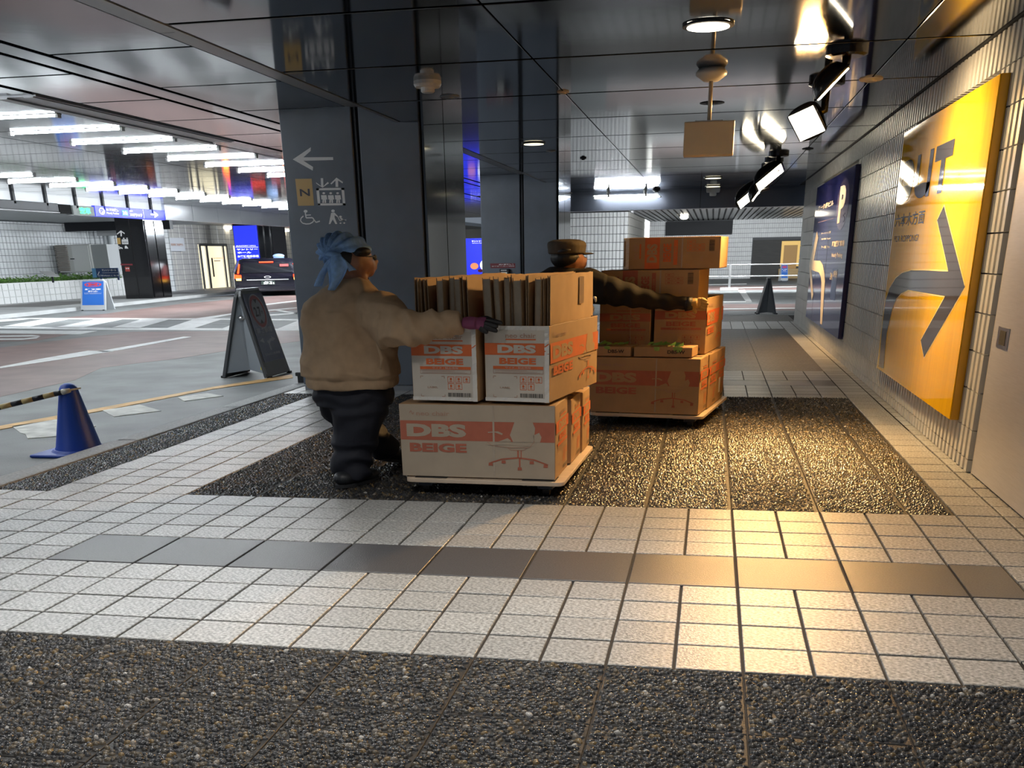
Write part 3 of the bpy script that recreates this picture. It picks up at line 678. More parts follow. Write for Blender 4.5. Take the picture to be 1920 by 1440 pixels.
# ---------------------------------------------------------------- lamps and ceiling fittings
def area(loc, d, size, power, col, parent=None, sy=None, spread=180):
    L = bpy.data.lights.new('lamp_light', 'AREA'); L.energy = power; L.color = col; L.shape = 'RECTANGLE'; L.size = size; L.size_y = sy or size; L.spread = math.radians(spread)
    o = bpy.data.objects.new('lamp_light', L); COL.objects.link(o); o.location = loc
    o.rotation_euler = Vector(d).to_track_quat('-Z', 'Y').to_euler()
    if parent: o.parent = parent
    return o
WARM = (1.0, 0.55, 0.18)
def flood(label, base, head, d, L, wd, power, colr=WARM, spread=180):
    """ceiling floodlight: plate, stem, half-shell head about a lens facing d"""
    t = thing('floodlight', label, 'lamp', group='wall-washing floodlights')
    MB().lathe([(.12, 0), (.15, .012), (.15, .05)], (base[0], base[1], ZC - .05), 20).obj('ceiling_plate', lamp_black, t, smooth=False)
    MB().tube([(base[0], base[1], ZC - .04), (base[0], base[1], head[2] + .10), (head[0], head[1], head[2] + .03)], [.035, .035, .03], 10).obj('stem', lamp_black, t, smooth=True)
    d = Vector(d).normalized(); a = Vector((-0.82, 0, -.57)); a = (a - d*a.dot(d)).normalized(); b = d.cross(a)
    h = Vector(head); mb = MB(); n = 12; rings = 9; o0 = 0
    for i in range(rings):
        s_ = -1 + 2*i/(rings-1); prof = math.sqrt(max(0.02, 1 - abs(s_)**2.4))
        for k in range(n):
            th = math.pi*k/(n-1)
            mb.v.append(tuple(h + a*(s_*L/2) + b*(math.cos(th)*wd/2*(0.75+.25*prof)) - d*(math.sin(th)*wd*.62*prof)))
    for i in range(rings-1):
        for k in range(n-1): mb.f.append((i*n+k, i*n+k+1, (i+1)*n+k+1, (i+1)*n+k)); mb.m.append(0)
    for i in range(rings-1): mb.f.append((i*n, (i+1)*n, (i+1)*n+n-1, i*n+n-1)); mb.m.append(0)
    mb.obj('head', lamp_black, t, smooth=True)
    e = h + d*.006
    q = [e + a*(x*L*.43) + b*(y*wd*.40) for x, y in ((-1,-1),(1,-1),(1,1),(-1,1))]
    MB().prism([tuple(p) for p in q], tuple(d*.008)).obj('lens', lens_m, t)
    area(tuple(h + d*.03), d, L*.85, power, colr, t, wd*.8, spread)
    return t
flood('black floodlight nearest the camera, seen edge-on above the yellow sign', (3.80, 5.14), (3.715, 5.14, 2.605), (0.62, 0.05, -0.60), 0.30, 0.20, 34, (1.0, .70, .36), 130)
flood('black floodlight with its square lens glaring at the camera', (3.80, 6.55), (3.66, 6.50, 2.49), (-0.26, -0.68, -0.54), 0.27, 0.30, 74, WARM, 115)
flood('upper floodlight of the distant group over the blue sign', (3.81, 13.6), (3.70, 13.6, 2.50), (0.50, -0.35, -0.62), 0.50, 0.32, 17, WARM, 96)
flood('thin lens floodlight in the middle of the distant group', (3.80, 14.7), (3.62, 14.7, 2.40), (0.75, -0.05, -0.55), 0.48, 0.26, 14, WARM, 96)
flood('lowest floodlight of the distant group over the blue sign', (3.80, 15.9), (3.50, 15.9, 2.36), (0.50, -0.35, -0.62), 0.55, 0.34, 15, WARM, 96)
def downlight(x, y, label, lit=1.0, r=.13, glow=0):
    t = thing('downlight', label, 'lamp', (x, y, ZC), group='round recessed downlights')
    mb = MB(); n = 28
    for rr, z in ((r*1.22, -.002), (r*1.22, -.012), (r*1.0, -.014), (r*.96, .01)):
        for k in range(n): mb.v.append((rr*math.cos(2*math.pi*k/n), rr*math.sin(2*math.pi*k/n), z))
    for i in range(3):
        for k in range(n): k2 = (k+1) % n; mb.f.append((i*n+k2, i*n+k, (i+1)*n+k, (i+1)*n+k2)); mb.m.append(0)
    mb.obj('rim', dark_m, t)
    MB().lathe([(r*1.0, -.018), (r*1.0, -.010)], (0, 0, 0), n).obj('lens', down_m if lit else down_dim, t)
    if lit or glow:
        L = bpy.data.lights.new('lamp_light', 'SPOT'); L.energy = (195 if y < 3 else 60)*lit + glow; L.color = (1.0, .97, .92) if y < 3 or glow else (1.0, .80, .52); L.spot_size = math.radians(150 if glow else 130 if y < 3 else 80); L.spot_blend = 1.0; L.shadow_soft_size = r*.8
        o = bpy.data.objects.new('lamp_light', L); COL.objects.link(o); o.parent = t; o.location = (0, 0, -.04)
    return t
downlight(2.81, 4.0, 'bright round downlight in the ceiling near the camera', 1.0, .135)
downlight(0.54, 10.8, 'round downlight between the two columns, switched low', 0, glow=70)
downlight(2.84, 18.5, 'round downlight before the far beam, nearer of two', 0, .15, 40)
downlight(2.84, 21.3, 'round downlight closest to the far beam', 0, .15, 40)
for x, y, lab in ((0.54, -2.6, 'downlight behind the camera on the column side'), (2.81, -3.4, 'downlight behind the camera on the wall side'), (0.54, 0.4, 'downlight overhead on the column side, out of the view'), (2.81, 0.4, 'downlight overhead on the wall side, out of the view')): downlight(x, y, lab, 1.0)  # unseen downlights added to fill the near floor and carton fronts
def detector(x, y, label, r=.085, h=.06, m=white_m):
    t = thing('smoke_detector', label, 'detector', (x, y, ZC))
    MB().lathe([(r*.9, -h*.55), (r, -h*.3), (r, 0)], (0, 0, 0), 22).obj('base_ring', m, t)
    MB().lathe([(r*.42, -h), (r*.5, -h*.9), (r*.5, -h*.5)], (0, 0, 0), 18).obj('sensor_cap', m, t)
    return t
detector(0.51, 5.61, 'white smoke detector with stepped cap beside the first column', .115, .085)
cream = mat('cream_plastic', (0.6, 0.5, 0.38), .4)
detector(1.52, 6.53, 'small cream sprinkler cover on the centre ceiling joint', .055, .02, cream)
detector(0.48, 6.5, 'flat grey sprinkler cover near the smoke detector', .09, .02, trim_m)
detector(4.17, 6.62, 'white ringed sprinkler cover beside the floodlight', .10, .025, white_m)
detector(0.9, 13.2, 'dark round sensor on the ceiling past the second column joint', .05, .03, dark_m)
detector(2.84, 22.2, 'white camera dome under the far end of the ceiling', .16, .16, white_m)
detector(1.56, 21.8, 'black round sensor beside the far tube lights', .09, .07, dark_m)
detector(4.18, 13.0, 'grey sprinkler cover near the distant floodlights', .08, .02, dark_m)
detector(0.6, 11.9, 'faint grey ceiling disc between the columns', .07, .015, trim_m)
detector(2.83, 7.7, 'dark round ceiling disc behind the hanging box sign', .12, .012, dark_m)
# hanging box sign
ps = thing('hanging_box_sign', 'blank cream box sign hanging on a rod from the ceiling', 'sign')
c = on_y(1331, 128, 5.68)
MB().lathe([(.06, -.09), (.12, -.05), (.125, -.03), (.10, 0)], (2.83, 5.68, ZC), 24).obj('ceiling_rose', white_m, ps, smooth=True)
MB().tube([(2.83, 5.68, ZC - .08), (2.83, 5.68, 2.44)], .017, 10).obj('rod', mat('rod_paint', (.42, .38, .32), .4), ps, smooth=True)
MB().box(2.635, 3.035, 5.60, 5.76, 2.195, 2.442).obj('box', mat('cream_panel', (.62, .54, .40), .45, var=.05, vscale=4), ps, bevel=.008)
MB().box(2.72, 2.94, 5.64, 5.72, 2.442, 2.452).obj('top_bracket', trim_m, ps)
# batten lights over the drive
cap_m = mat('batten_cap', (.5, .5, .5), .4)
_hb = [(.019*math.cos(math.pi + math.pi*k/8), .019*math.sin(math.pi + math.pi*k/8)) for k in range(9)]
tb_mesh = MB().prism([(-.66, a_, b_) for a_, b_ in _hb], (1.32, 0, 0)).mesh('tube', tube_m, False)
base_mesh = MB().box(-.69, .69, -.045, .045, .0005, .0055).mesh('housing', cap_m)
capm = MB().box(-.015, .015, -.03, .03, -.03, .0).mesh('end_cap', cap_m)
def batten(x, y, label, z=ZC - .002, group='tube lights over the drive'):
    t = thing('tube_light', label, 'lamp', (x, y, z), 0, group)
    if z > 2.8: raised(t)
    link('housing', base_mesh, t); link('tube', tb_mesh, t); link('end_cap', capm, t, (-.675, 0, 0)); link('end_cap', capm, t, (.675, 0, 0)); return t
for k in range(-5, 8):
    n_ = 'nearer row of white tube lights over the drive, number %s counted away from the camera' % ['one', 'two', 'three', 'four', 'five', 'six', 'seven', 'eight'][k] if k >= 0 else 'white tube light of the nearer row, outside the view'
    batten(-4.13, 6.45 + 1.158*k, n_)
words = ['first', 'second', 'third', 'fourth', 'fifth', 'sixth', 'seventh', 'eighth', 'ninth', 'tenth', 'eleventh', 'twelfth', 'thirteenth']
for k in range(-5, 13):
    batten(-8.81, 11.61 + 1.21*k, ('%s white tube light of the farther row over the drive' % words[k]) if k >= 0 else 'white tube light of the farther row, outside the view')
def brackets(t, h):
    bm_ = MB().box(-.02, .02, -.02, .02, .005, h).mesh('bracket', cap_m)
    for x in (-.38, .38): link('bracket', bm_, t, (x, 0, 0))
t = batten(0.83, 22.2, 'upper white tube light on the far beam above the walkway', 2.735, 'tube lights on the far beam'); t.scale = (1.13, 1, 1); brackets(t, .084)
t = batten(0.90, 21.7, 'lower white tube light on the far beam above the walkway', 2.665, 'tube lights on the far beam'); t.scale = (1.13, 1, 1); brackets(t, .154)
# ================================================================ CARTONS AND DOLLIES
def print_long(P, W_, H_, ink=salmon_print, body=card_m, flip=False):
    """long side of a carton: brand line, colour band with letters left open, colour name, chair drawing"""
    f = lambda a, b: (a*W_, b*H_)
    r = lambda a, b, c, d, m, l=1: P.rect(a*W_, b*H_, c*W_, d*H_, m, l)
    t = lambda s, a, b, c, d, m, bo=.03, l=2: P.text(s, a*W_, b*H_, c*W_, d*H_, m, bo, l)
    t('neo chair', .115, .845, .33, .905, thin_print, .01); P.line([f(.07, .88), f(.08, .91), f(.09, .86), f(.10, .89)], .006, thin_print, 2)
    r(.004, .51, .996, .775, ink)
    t('DBS', .045, .555, .435, .735, body, .055)
    t('BEIGE', .06, .345, .435, .47, ink, .045)
    # chair left open in the band: back, arms, seat
    for pts in ([(.735, .51), (.715, .60), (.745, .775), (.86, .775), (.875, .70), (.865, .51)], [(.575, .64), (.64, .65), (.67, .62), (.665, .60), (.62, .635), (.575, .625)], [(.64, .51), (.70, .56), (.72, .53), (.72, .51)], [(.86, .60), (.90, .64), (.915, .58), (.905, .51), (.87, .51)]):
        P.poly([f(*p) for p in pts], body, 2)
    P.poly([f(.565, .49), f(.70, .50), f(.86, .485), f(.86, .455), f(.70, .47), f(.575, .46)], body, 2.5)
    for ln in ([(.57, .50), (.60, .455), (.72, .43), (.84, .44), (.87, .52)], [(.70, .43), (.72, .40), (.80, .40), (.82, .43)]):
        P.line([f(*p) for p in ln], .004, thin_print, 2.8)
    P.line([f(.765, .40), f(.765, .29)], .010, ink, 2); P.line([f(.785, .40), f(.785, .29)], .006, ink, 2)
    P.line([f(.585, .215), f(.66, .27), f(.765, .295), f(.87, .27), f(.955, .205)], .009, ink, 2)
    P.line([f(.775, .29), f(.775, .17)], .010, ink, 2)
    for a, b in ((.588, .20), (.672, .235), (.775, .145), (.852, .235), (.94, .19)): P.poly([f(a-.014, b-.022), f(a+.014, b-.022), f(a+.012, b+.02), f(a-.012, b+.02)], ink, 2)
def print_end(P, W_, H_, ink=orange_print, body=card_pale, faint=False):
    f = lambda a, b: (a*W_, b*H_)
    r = lambda a, b, c, d, m, l=1: P.rect(a*W_, b*H_, c*W_, d*H_, m, l)
    t = lambda s, a, b, c, d, m, bo=.03, l=2: P.text(s, a*W_, b*H_, c*W_, d*H_, m, bo, l)
    t('neo chair', .335, .845, .80, .905, thin_print, .01); r(.335, .815, .80, .832, ink)
    r(.004, .62, .996, .775, ink)
    t('DBS', .205, .645, .80, .755, body, .055)
    t('BEIGE', .23, .50, .80, .585, ink, .045)
    r(.13, .435, .91, .475, ink); t('サイズ / 製品情報', .32, .443, .72, .468, body, .0)
    P.frame(.13*W_, .375*H_, .91*W_, .43*H_, .0025, thin_print, 1)
    for k in range(3): r(.16, .385 + .015*k, .16 + (.70, .66, .5)[k], .389 + .015*k, thin_print, 1.2)
    for (a, b, sx, sy) in ((.13, .34, 1, -1), (.50, .34, -1, -1), (.13, .06, 1, 1), (.50, .06, -1, 1)):
        P.line([f(a + .045*sx, b), f(a, b), f(a, b + .03*sy)], .004, thin_print, 1)
    t('LABEL', .235, .175, .40, .20, thin_print, .01)
    for i in range(3):
        for j in range(2):
            if i == 2 and j == 1: continue
            a, b = .55 + .12*i, .255 - .095*j
            P.frame(a*W_, b*H_, (a+.10)*W_, (b+.085)*H_, .003, ink, 1)
            P.disc((a+.05)*W_, (b+.05)*H_, .018*W_, .018*H_, ink, 1.2, 10); P.line([f(a+.03, b+.02), f(a+.07, b+.02)], .004, ink, 1.2)
    x = .55
    while x < .90:
        wd = random.choice((.006, .010, .016)); r(x, .06, x + wd, .115, barcode_m); x += wd + random.choice((.006, .010))
def carton(label, loc, w_, d_, h_, rz=0.0, front=None, right=None, top_open=False, group=None, body=card_m, front_m=None, sag=0.006, top_tape=True, front_rot=False, ink_f=None, ink_r=None, front_light=None):
    """a corrugated box with its front bottom left corner at loc"""
    t = thing('carton', label, 'carton', loc, rz, group)
    bm = bmesh.new(); bmesh.ops.create_cube(bm, size=1)
    if top_open: bmesh.ops.delete(bm, geom=[f for f in bm.faces if f.normal.z > .9], context='FACES')
    bmesh.ops.subdivide_edges(bm, edges=bm.edges[:], cuts=5, use_grid_fill=True)
    sd = random.random()*50
    for v in bm.verts:
        x, y, z = v.co
        bulge = lambda a, b: (1 - (2*a)**2) * (1 - (2*b)**2)
        n = Vector((0, 0, 0))
        if abs(abs(x) - .5) < 1e-4: n.x += math.copysign(bulge(y, z)*sag*.8, x)
        if abs(abs(z) - .5) < 1e-4 and z > 0: n.z += bulge(x, y)*sag*.5
        jit = noise.noise_vector(Vector((x*2.2 + sd, y*2.2, z*2.2)))*.003
        v.co = Vector(((x + .5)*w_, (y + .5)*d_, (z + .5)*h_)) + n
        if not (abs(abs(y) - .5) < 1e-4): v.co.x += jit.x
        v.co.z += 0 if z < -.49 else jit.z*.5
    me = bpy.data.meshes.new('box_body'); bm.to_mesh(me); bm.free(); me.materials.append(body)
    o = link('box_body', me, t)
    if top_open:
        md = o.modifiers.new('wall', 'SOLIDIFY'); md.thickness = .008; md.offset = -1; me.materials.append(card_edge); md.material_offset_rim = 1
    md = o.modifiers.new('bevel', 'BEVEL'); md.width = .006; md.segments = 2; md.limit_method = 'ANGLE'; md.angle_limit = math.radians(50)
    fm = front_m or body
    if front_light:
        MB().quad((.003, -.0004, .003), (w_ - .003, -.0004, .003), (w_ - .003, -.0004, h_ - .003), (.003, -.0004, h_ - .003)).obj('front_liner', front_light, t); fm = front_light  # front face coloured as the light falls on it; board matches the body
    if front:
        if front_rot:
            P = Print((w_, -.0006, 0), (0, 0, 1), (-1, 0, 0)); front(P, h_, w_, **({'ink': ink_f} if ink_f else {}), body=fm)
        else:
            P = Print((0, -.0006, 0), (1, 0, 0), (0, 0, 1)); front(P, w_, h_, **({'ink': ink_f} if ink_f else {}), body=fm)
        P.obj('printed_front', t)
    if right:
        P = Print((w_ + .0006 + sag*.8, 0, 0), (0, 1, 0), (0, 0, 1)); right(P, d_, h_, **({'ink': ink_r} if ink_r else {}), body=body); P.obj('printed_side', t)
    if top_tape and not top_open:
        MB().box(w_*.02, w_*.98, d_*.44, d_*.56, h_ + sag*.5, h_ + sag*.5 + .0012).obj('top_tape', tape_m, t)
        MB().box(w_*.605, w_*.617, -.0022, -.0008, h_*.03, h_*.99).obj('tape_strip', tape_m, t)
    return t
def edge_tape(t, w_, h_, side=1):
    """crinkled clear tape along the box edges"""
    mb = MB(); n = 22
    def strip(p0, p1, nx, wd):
        for k in range(n):
            a, b = k/n, (k+1)/n
            A = Vector(p0).lerp(Vector(p1), a); B = Vector(p0).lerp(Vector(p1), b); o1, o2 = random.uniform(.001, .006), random.uniform(.001, .006)
            ax = Vector(nx)*wd
            mb.quad(tuple(A + Vector((0, -o1, 0))), tuple(B + Vector((0, -o2, 0))), tuple(B + ax + Vector((0, -o1, 0))), tuple(A + ax + Vector((0, -o2, 0))))
    strip((0, 0, .002), (w_, 0, .002), (0, 0, 1), .022); strip((0, 0, h_ - .025), (w_, 0, h_ - .025), (0, 0, 1), .024)
    strip((w_ - .03, 0, 0), (w_ - .03, 0, h_), (1, 0, 0), .03)
    mb.obj('crinkled_tape', mat('crinkled_tape', (.72, .70, .66), .08, spec=1.0), t)
def dolly(label, loc, w_, d_, rz=0.0):
    t = thing('dolly', label, 'dolly', loc, rz, 'flat wooden dollies')
    pts = []; r = .05
    for cx, cy, a0 in ((w_-r, r, -90), (w_-r, d_-r, 0), (r, d_-r, 90), (r, r, 180)):
        for k in range(5): a = math.radians(a0 + 22.5*k); pts.append((cx + r*math.cos(a), cy + r*math.sin(a), .082))
    MB().prism(pts, (0, 0, .026)).obj('platform', wood_m, t, bevel=.004)
    for (x, y) in ((.06, .03), (w_-.28, .03), (.06, d_-.17), (w_-.28, d_-.17)):
        MB().box(x, x + .22, y, y + .14, .1085, .1125).obj('rubber_pad', rubber_m, t, bevel=.001)
        cx, cy = x + (.06 if x < w_/2 else .15), y + .07
        MB().box(x - .0, x + .22, y + .01, y + .13, .072, .0815).obj('caster_plate', mat('plate_white', (.55, .52, .47), .4), t)
        c = MB().box(cx - .05, cx + .05, cy - .04, cy + .06, .045, .0715).obj('caster_fork', caster_m, t, bevel=.01)
        MB().tube([(cx - .022, cy + .015, .038), (cx + .022, cy + .015, .038)], .038, 16).obj('caster_wheel', rubber_m, t, smooth=False)
        MB().tube([(cx - .056, cy + .0, .055), (cx - .048, cy, .055)], .016, 10).obj('caster_bolt', steel_m, t)
    return t
# ---- first dolly
dolly('wooden dolly under the nearer cartons, by the person in the towel', (0.985, 2.78, 0), 1.07, 1.36, math.radians(-2))
y1 = math.radians(-2)
Z0 = 0.114
carton('long beige chair carton with faded DBS print, front of the lower layer', (0.955, 2.83, Z0), 1.04, 0.46, 0.472, y1, print_long, print_end, body=card_m, ink_r=orange_print, group='cartons on the nearer dolly', front_light=card_lit_grey)
carton('middle long carton of the lower layer, only its end showing', (0.985, 3.38, Z0), 1.04, 0.40, 0.44, y1, None, print_end, group='cartons on the nearer dolly')
carton('rear long carton of the lower layer behind two others', (1.01, 3.83, Z0), 1.04, 0.34, 0.43, y1, None, print_end, group='cartons on the nearer dolly')
y2 = math.radians(-9.5); Z1 = 0.606
cl = carton('open-topped white DBS BEIGE carton under the pink-gloved hand\'s forearm', (1.05, 2.86, Z1), 0.445, 1.08, 0.45, math.radians(-7), print_end, None, True, 'open cartons of the upper layer', card_m, ink_f=orange_print, front_light=card_lit_pale)
cr = carton('open-topped DBS BEIGE carton with orange-lit long side', (1.535, 2.85, Z1), 0.43, 1.10, 0.46, y2, print_end, print_long, True, 'open cartons of the upper layer', card_m, ink_f=orange_print, ink_r=orange_print, front_light=card_lit_pale)
edge_tape(cl, .445, .45); edge_tape(cr, .43, .46)
# flattened cartons standing on edge in the open ones
def sheet(k, x, y, length, z0, z1, rz, lean, fold, label, th=.007, wid=.01):
    t = thing('flattened_carton', label, 'cardboard', (x, y, z0), rz, 'flattened cardboard standing in the open cartons')
    H_ = z1 - z0; zf = H_*(.52 + .06*fold); mb = MB(); n = 7; gap = wid
    for s_ in (0, 1):
        vs = []; off = s_*gap
        for j, zz in enumerate((0, zf*.97, zf, zf*1.03, H_)):
            for i in range(n):
                q = i/(n-1); wob = .006*math.sin(q*5 + k*1.7) + (.004*math.sin(k*3.1 + q*9) if j == 4 else 0)
                bend = lean*(zz/H_) + (fold*.010*(1 if s_ else -1) if j >= 3 else 0) + (0.004*(1 if s_ else -1) if 1 <= j <= 2 else 0)
                vs.append((bend + wob + off, q*length, zz + (random.uniform(-.006, .006) if j == 4 else 0)))
        # two skins of one folded box
        m0 = len(mb.v); mb.v += vs; mb.v += [(a + th*.72, b, c) for a, b, c in vs]; N = len(vs)
        for j in range(4):
            for i in range(n-1):
                a = m0 + j*n + i
                mb.f += [(a, a+n, a+n+1, a+1), (a+N, a+N+1, a+N+n+1, a+N+n)]; mb.m += [0, 0]
        for j in range(4):
            a = m0 + j*n; b_ = a + n; mb.f.append((a, a+N, b_+N, b_)); mb.m.append(1)
            a = m0 + j*n + n-1; b_ = a + n; mb.f.append((a, b_, b_+N, a+N)); mb.m.append(1)
        for i in range(n-1):
            a = m0 + 4*n + i; mb.f.append((a, a+N, a+N+1, a+1)); mb.m.append(1)
    mb.obj('folded_board', [card_m, card_edge], t)
    if wid > .015:                                                   # folded end panel closing the front
        fp_ = MB(); zz = (0, zf*.97, zf*1.03, H_)
        def bx(j, s_): b_ = lean*(zz[j]/H_) + (fold*.010*(1 if s_ else -1) if j >= 2 else 0) + (0.004*(1 if s_ else -1) if j == 1 else 0); return b_ + .006*math.sin(k*1.7) + s_*gap + (th*.7 if s_ else 0)
        for j in range(3): fp_.quad((bx(j, 0), .004, zz[j]), (bx(j, 1), .004, zz[j]), (bx(j+1, 1), .004, zz[j+1] - (.012 if j == 2 else 0)), (bx(j+1, 0), .004, zz[j+1] - (.012 if j == 2 else 0)))
        fp_.obj('end_panel', card_face, t)
    return t
names = ['darkest flattened carton at the left end of the standing row', 'second flattened carton from the left end', 'third flattened carton, leaning outward', 'fourth flattened carton with a pale edge', 'fifth flattened carton, its flaps pinched at the fold', 'sixth flattened carton beside the pinched pair', 'wide-mouthed flattened carton left of the gap', 'flattened carton just right of the dark gap above the glove', 'flattened carton with a frayed printed corner', 'flattened carton in the middle of the right-hand box', 'thin flattened carton pressed against its neighbour', 'pale-edged flattened carton near the right end', 'flattened carton fourth from the orange-lit end', 'flattened carton third from the orange-lit end', 'flattened carton second from the orange-lit end', 'outermost flattened carton with its orange-lit face showing']
xs = [1.075, 1.115, 1.155, 1.225, 1.295, 1.345, 1.41, 1.545, 1.61, 1.665, 1.70, 1.735, 1.785, 1.84, 1.895, 1.925]
wids = [.012, .014, .01, .042, .022, .03, .012, .046, .034, .016, .018, .034, .01, .038, .01, .01]
for k, (x, nm) in enumerate(zip(xs, names)):
    if k in (14, 15): fold, lean = .2, 0.0
    else: fold, lean = random.uniform(-.2, 1.0), random.uniform(-.022, .012)
    if k in (7, 8): lean = -.03
    sheet(k, x, 2.915 + random.uniform(-.01, .04), 1.0, 0.66, 1.345 + random.uniform(-.012, .012) if k < 15 else 1.352, math.radians(-8.2 if k < 7 else -9.5), lean, fold, nm, wid=wids[k])
# print on the outer face of the last sheet is plain, only stains; tape patch
MB().box(0, .001, 0, .11, 0, .17).obj('tape_patch', mat('brown_tape', (.30, .22, .16), .35), None)
o = bpy.data.objects['tape_patch']; o.parent = [q for q in bpy.data.objects if q.get('label') == names[15]][0]; o.location = (.0225, .62, .50)

# ---- second dolly
a2 = math.radians(-9.5); c2, s2 = math.cos(a2), math.sin(a2); O2 = Vector((1.87, 5.83, 0))
def L2(x, y, z): return (O2.x + c2*x - s2*y, O2.y + s2*x + c2*y, z)
GR2 = 'cartons on the farther dolly'
dolly('wooden dolly under the farther cartons, in front of the capped person', L2(0, -.03, 0), 1.06, 1.42, a2)
carton('long chair carton with faint DBS BEIGE print, front of the farther lower layer', L2(0.0, 0, Z0), 1.01, .40, .485, a2, print_long, print_end, group=GR2)
carton('second carton of the farther lower layer behind the front one', L2(0.01, .405, Z0), 1.01, .44, .485, a2, None, print_end, group=GR2)
carton('rearmost carton of the farther lower layer with a white sticker on its end', L2(0.01, .85, Z0), 1.01, .46, .485, a2, None, print_end, group=GR2)
st = [q for q in bpy.data.objects if q.get('label', '').startswith('rearmost carton')][0]
MB().box(1.016, 1.018, .12, .20, .08, .22).obj('white_sticker', print_white, st)
Z2 = Z0 + .492
carton('upright DBS BEIGE carton half hidden by the dark sleeve', L2(-.02, .38, Z2), .485, .86, .45, a2, print_end, None, group=GR2, ink_f=salmon_print)
carton('upright DBS BEIGE carton touched by the yellow glove', L2(.50, .38, Z2), .475, .90, .48, a2, print_end, print_long, True, group=GR2, ink_f=salmon_print, ink_r=orange_print)
def small_box(label, x, w_):
    t = thing('flat_box', label, 'carton', L2(x, .03, Z2 + .002), a2, 'flat boxes marked DBS-W')
    MB().box(0, w_, 0, .28, 0, .082).obj('box_body', card_m, t, bevel=.004)
    P = Print((0, -.0006, 0), (1, 0, 0), (0, 0, 1)); P.text('DBS-W', w_*.58, .028, w_*.88, .058, print_black, .03); P.obj('printed_front', t)
    gm = mat('green_film', (.22, .42, .10), .35, var=.3, vscale=20); mb = MB()
    for j in range(9):
        a = random.uniform(.05, w_*.8); b = random.uniform(.02, .2); z = .086; s_ = random.uniform(.03, .07)
        mb.add([(a, b, z), (a + s_*1.6, b + .01, z + random.uniform(0, .02)), (a + s_*1.5, b + s_, z + random.uniform(.01, .04)), (a + .01, b + s_, z + random.uniform(0, .03))], [(0, 1, 2, 3)])
        if b < .08: mb.add([(a, -.002, z), (a + s_*1.6, -.002, z), (a + s_*1.4, -.003, z - random.uniform(.03, .055)), (a + .01, -.003, z - random.uniform(.02, .05))], [(0, 1, 2, 3)])
    mb.obj('green_film', gm, t)['kind'] = 'stuff'; return t
small_box('flat box marked DBS-W with green film, nearest the dark sleeve\'s body side', -.13, .50)
small_box('flat box marked DBS-W with the most green film, below the yellow glove', .40, .525)
Z3 = Z2 + .455
carton('sideways carton with rotated DBS BEIGE print behind the outstretched arm', L2(0.0, .34, Z3), .90, .50, .265, a2, print_end, None, group=GR2, front_rot=True, front_m=card_m, ink_f=salmon_print)
Z4 = Z3 + .272
tp = carton('topmost carton with rotated DBS BEIGE lettering and taped corner', L2(.20, .36, Z4), .865, .50, .262, a2 + math.radians(1.5), print_end, None, group=GR2, front_rot=True, front_m=card_m, ink_f=orange_print)
edge_tape(tp, .05, .26)
# ================================================================ PEOPLE
def organic(mb, name, mats, parent, voxel=.012, smooth=6, fold=None):
    """fuse overlapping rounded volumes into one continuous skin"""
    o = mb.obj('tmp_' + name, mats)
    md = o.modifiers.new('r', 'REMESH'); md.mode = 'VOXEL'; md.voxel_size = voxel
    ms = o.modifiers.new('s', 'SMOOTH'); ms.factor = .6; ms.iterations = smooth
    dg = bpy.context.evaluated_depsgraph_get(); dg.update()
    me = bpy.data.meshes.new_from_object(o.evaluated_get(dg)); me.name = name
    bpy.data.objects.remove(o)
    if fold:
        n = len(me.vertices); co = np.empty(n*3); me.vertices.foreach_get('co', co); co = co.reshape(-1, 3)
        no = np.array([v.normal for v in me.vertices])
        d = np.array([fold(*p) for p in co]); co = co + no*d[:, None]; me.vertices.foreach_set('co', co.ravel())
    me.polygons.foreach_set('use_smooth', [True]*len(me.polygons)); me.update()
    if not me.materials:
        me.materials.append(mats if not isinstance(mats, list) else mats[0])
    return link(name, me, parent)
def rings(mb, secs, n=24, p=2.4):
    """stack of superellipse sections (cx, cy, z, rx, ry)"""
    o = len(mb.v)
    for cx, cy, z, rx, ry in secs:
        for k in range(n):
            t = 2*math.pi*k/n; c, s_ = math.cos(t), math.sin(t)
            mb.v.append((cx + rx*math.copysign(abs(c)**(2/p), c), cy + ry*math.copysign(abs(s_)**(2/p), s_), z))
    for i in range(len(secs)-1):
        for k in range(n):
            k2 = (k+1) % n; mb.f.append((o+i*n+k, o+i*n+k2, o+(i+1)*n+k2, o+(i+1)*n+k)); mb.m.append(0)
    mb.f.append(tuple(o + k for k in range(n-1, -1, -1))); mb.m.append(0)
    mb.f.append(tuple(o + (len(secs)-1)*n + k for k in range(n))); mb.m.append(0)
    return mb
skin_m = mat('skin', (0.27, 0.125, 0.075), 0.5, var=.08, vscale=12)
hair_m = mat('hair', (0.008, 0.007, 0.007), .5)
jacket_m = mat('tan_jacket', (0.40, 0.28, 0.175), 0.85, var=.1, vscale=14, bump=.08, bscale=300)
navy_m = mat('navy_trousers', (0.010, 0.012, 0.022), .75, bump=.1, bscale=200)
shoe_m = mat('dark_shoes', (0.016, 0.019, 0.024), .5)
sole_m = mat('shoe_sole', (0.022, 0.025, 0.03), .6)
towel_m = mat('blue_towel', (0.26, 0.45, 0.78), .95, var=.16, vscale=30, bump=.35, bscale=260)
pinkglove_m = mat('pink_glove', (0.20, 0.045, 0.115), .7, bump=.2, bscale=400)
blacktip_m = mat('glove_coating', (0.010, 0.010, 0.012), .5)
def nz(x, y, z, s): return noise.noise(Vector((x*s, y*s, z*s)))
Y1 = 3.10
p1 = thing('person', 'person in a tan jacket and blue head towel pushing the nearer dolly', 'person', (0.53, 3.1, 0))
def R1(o): o.location = (-.53, -3.1, 0); return o
q = lambda x, y, Y=Y1: on_y(x, y, Y)
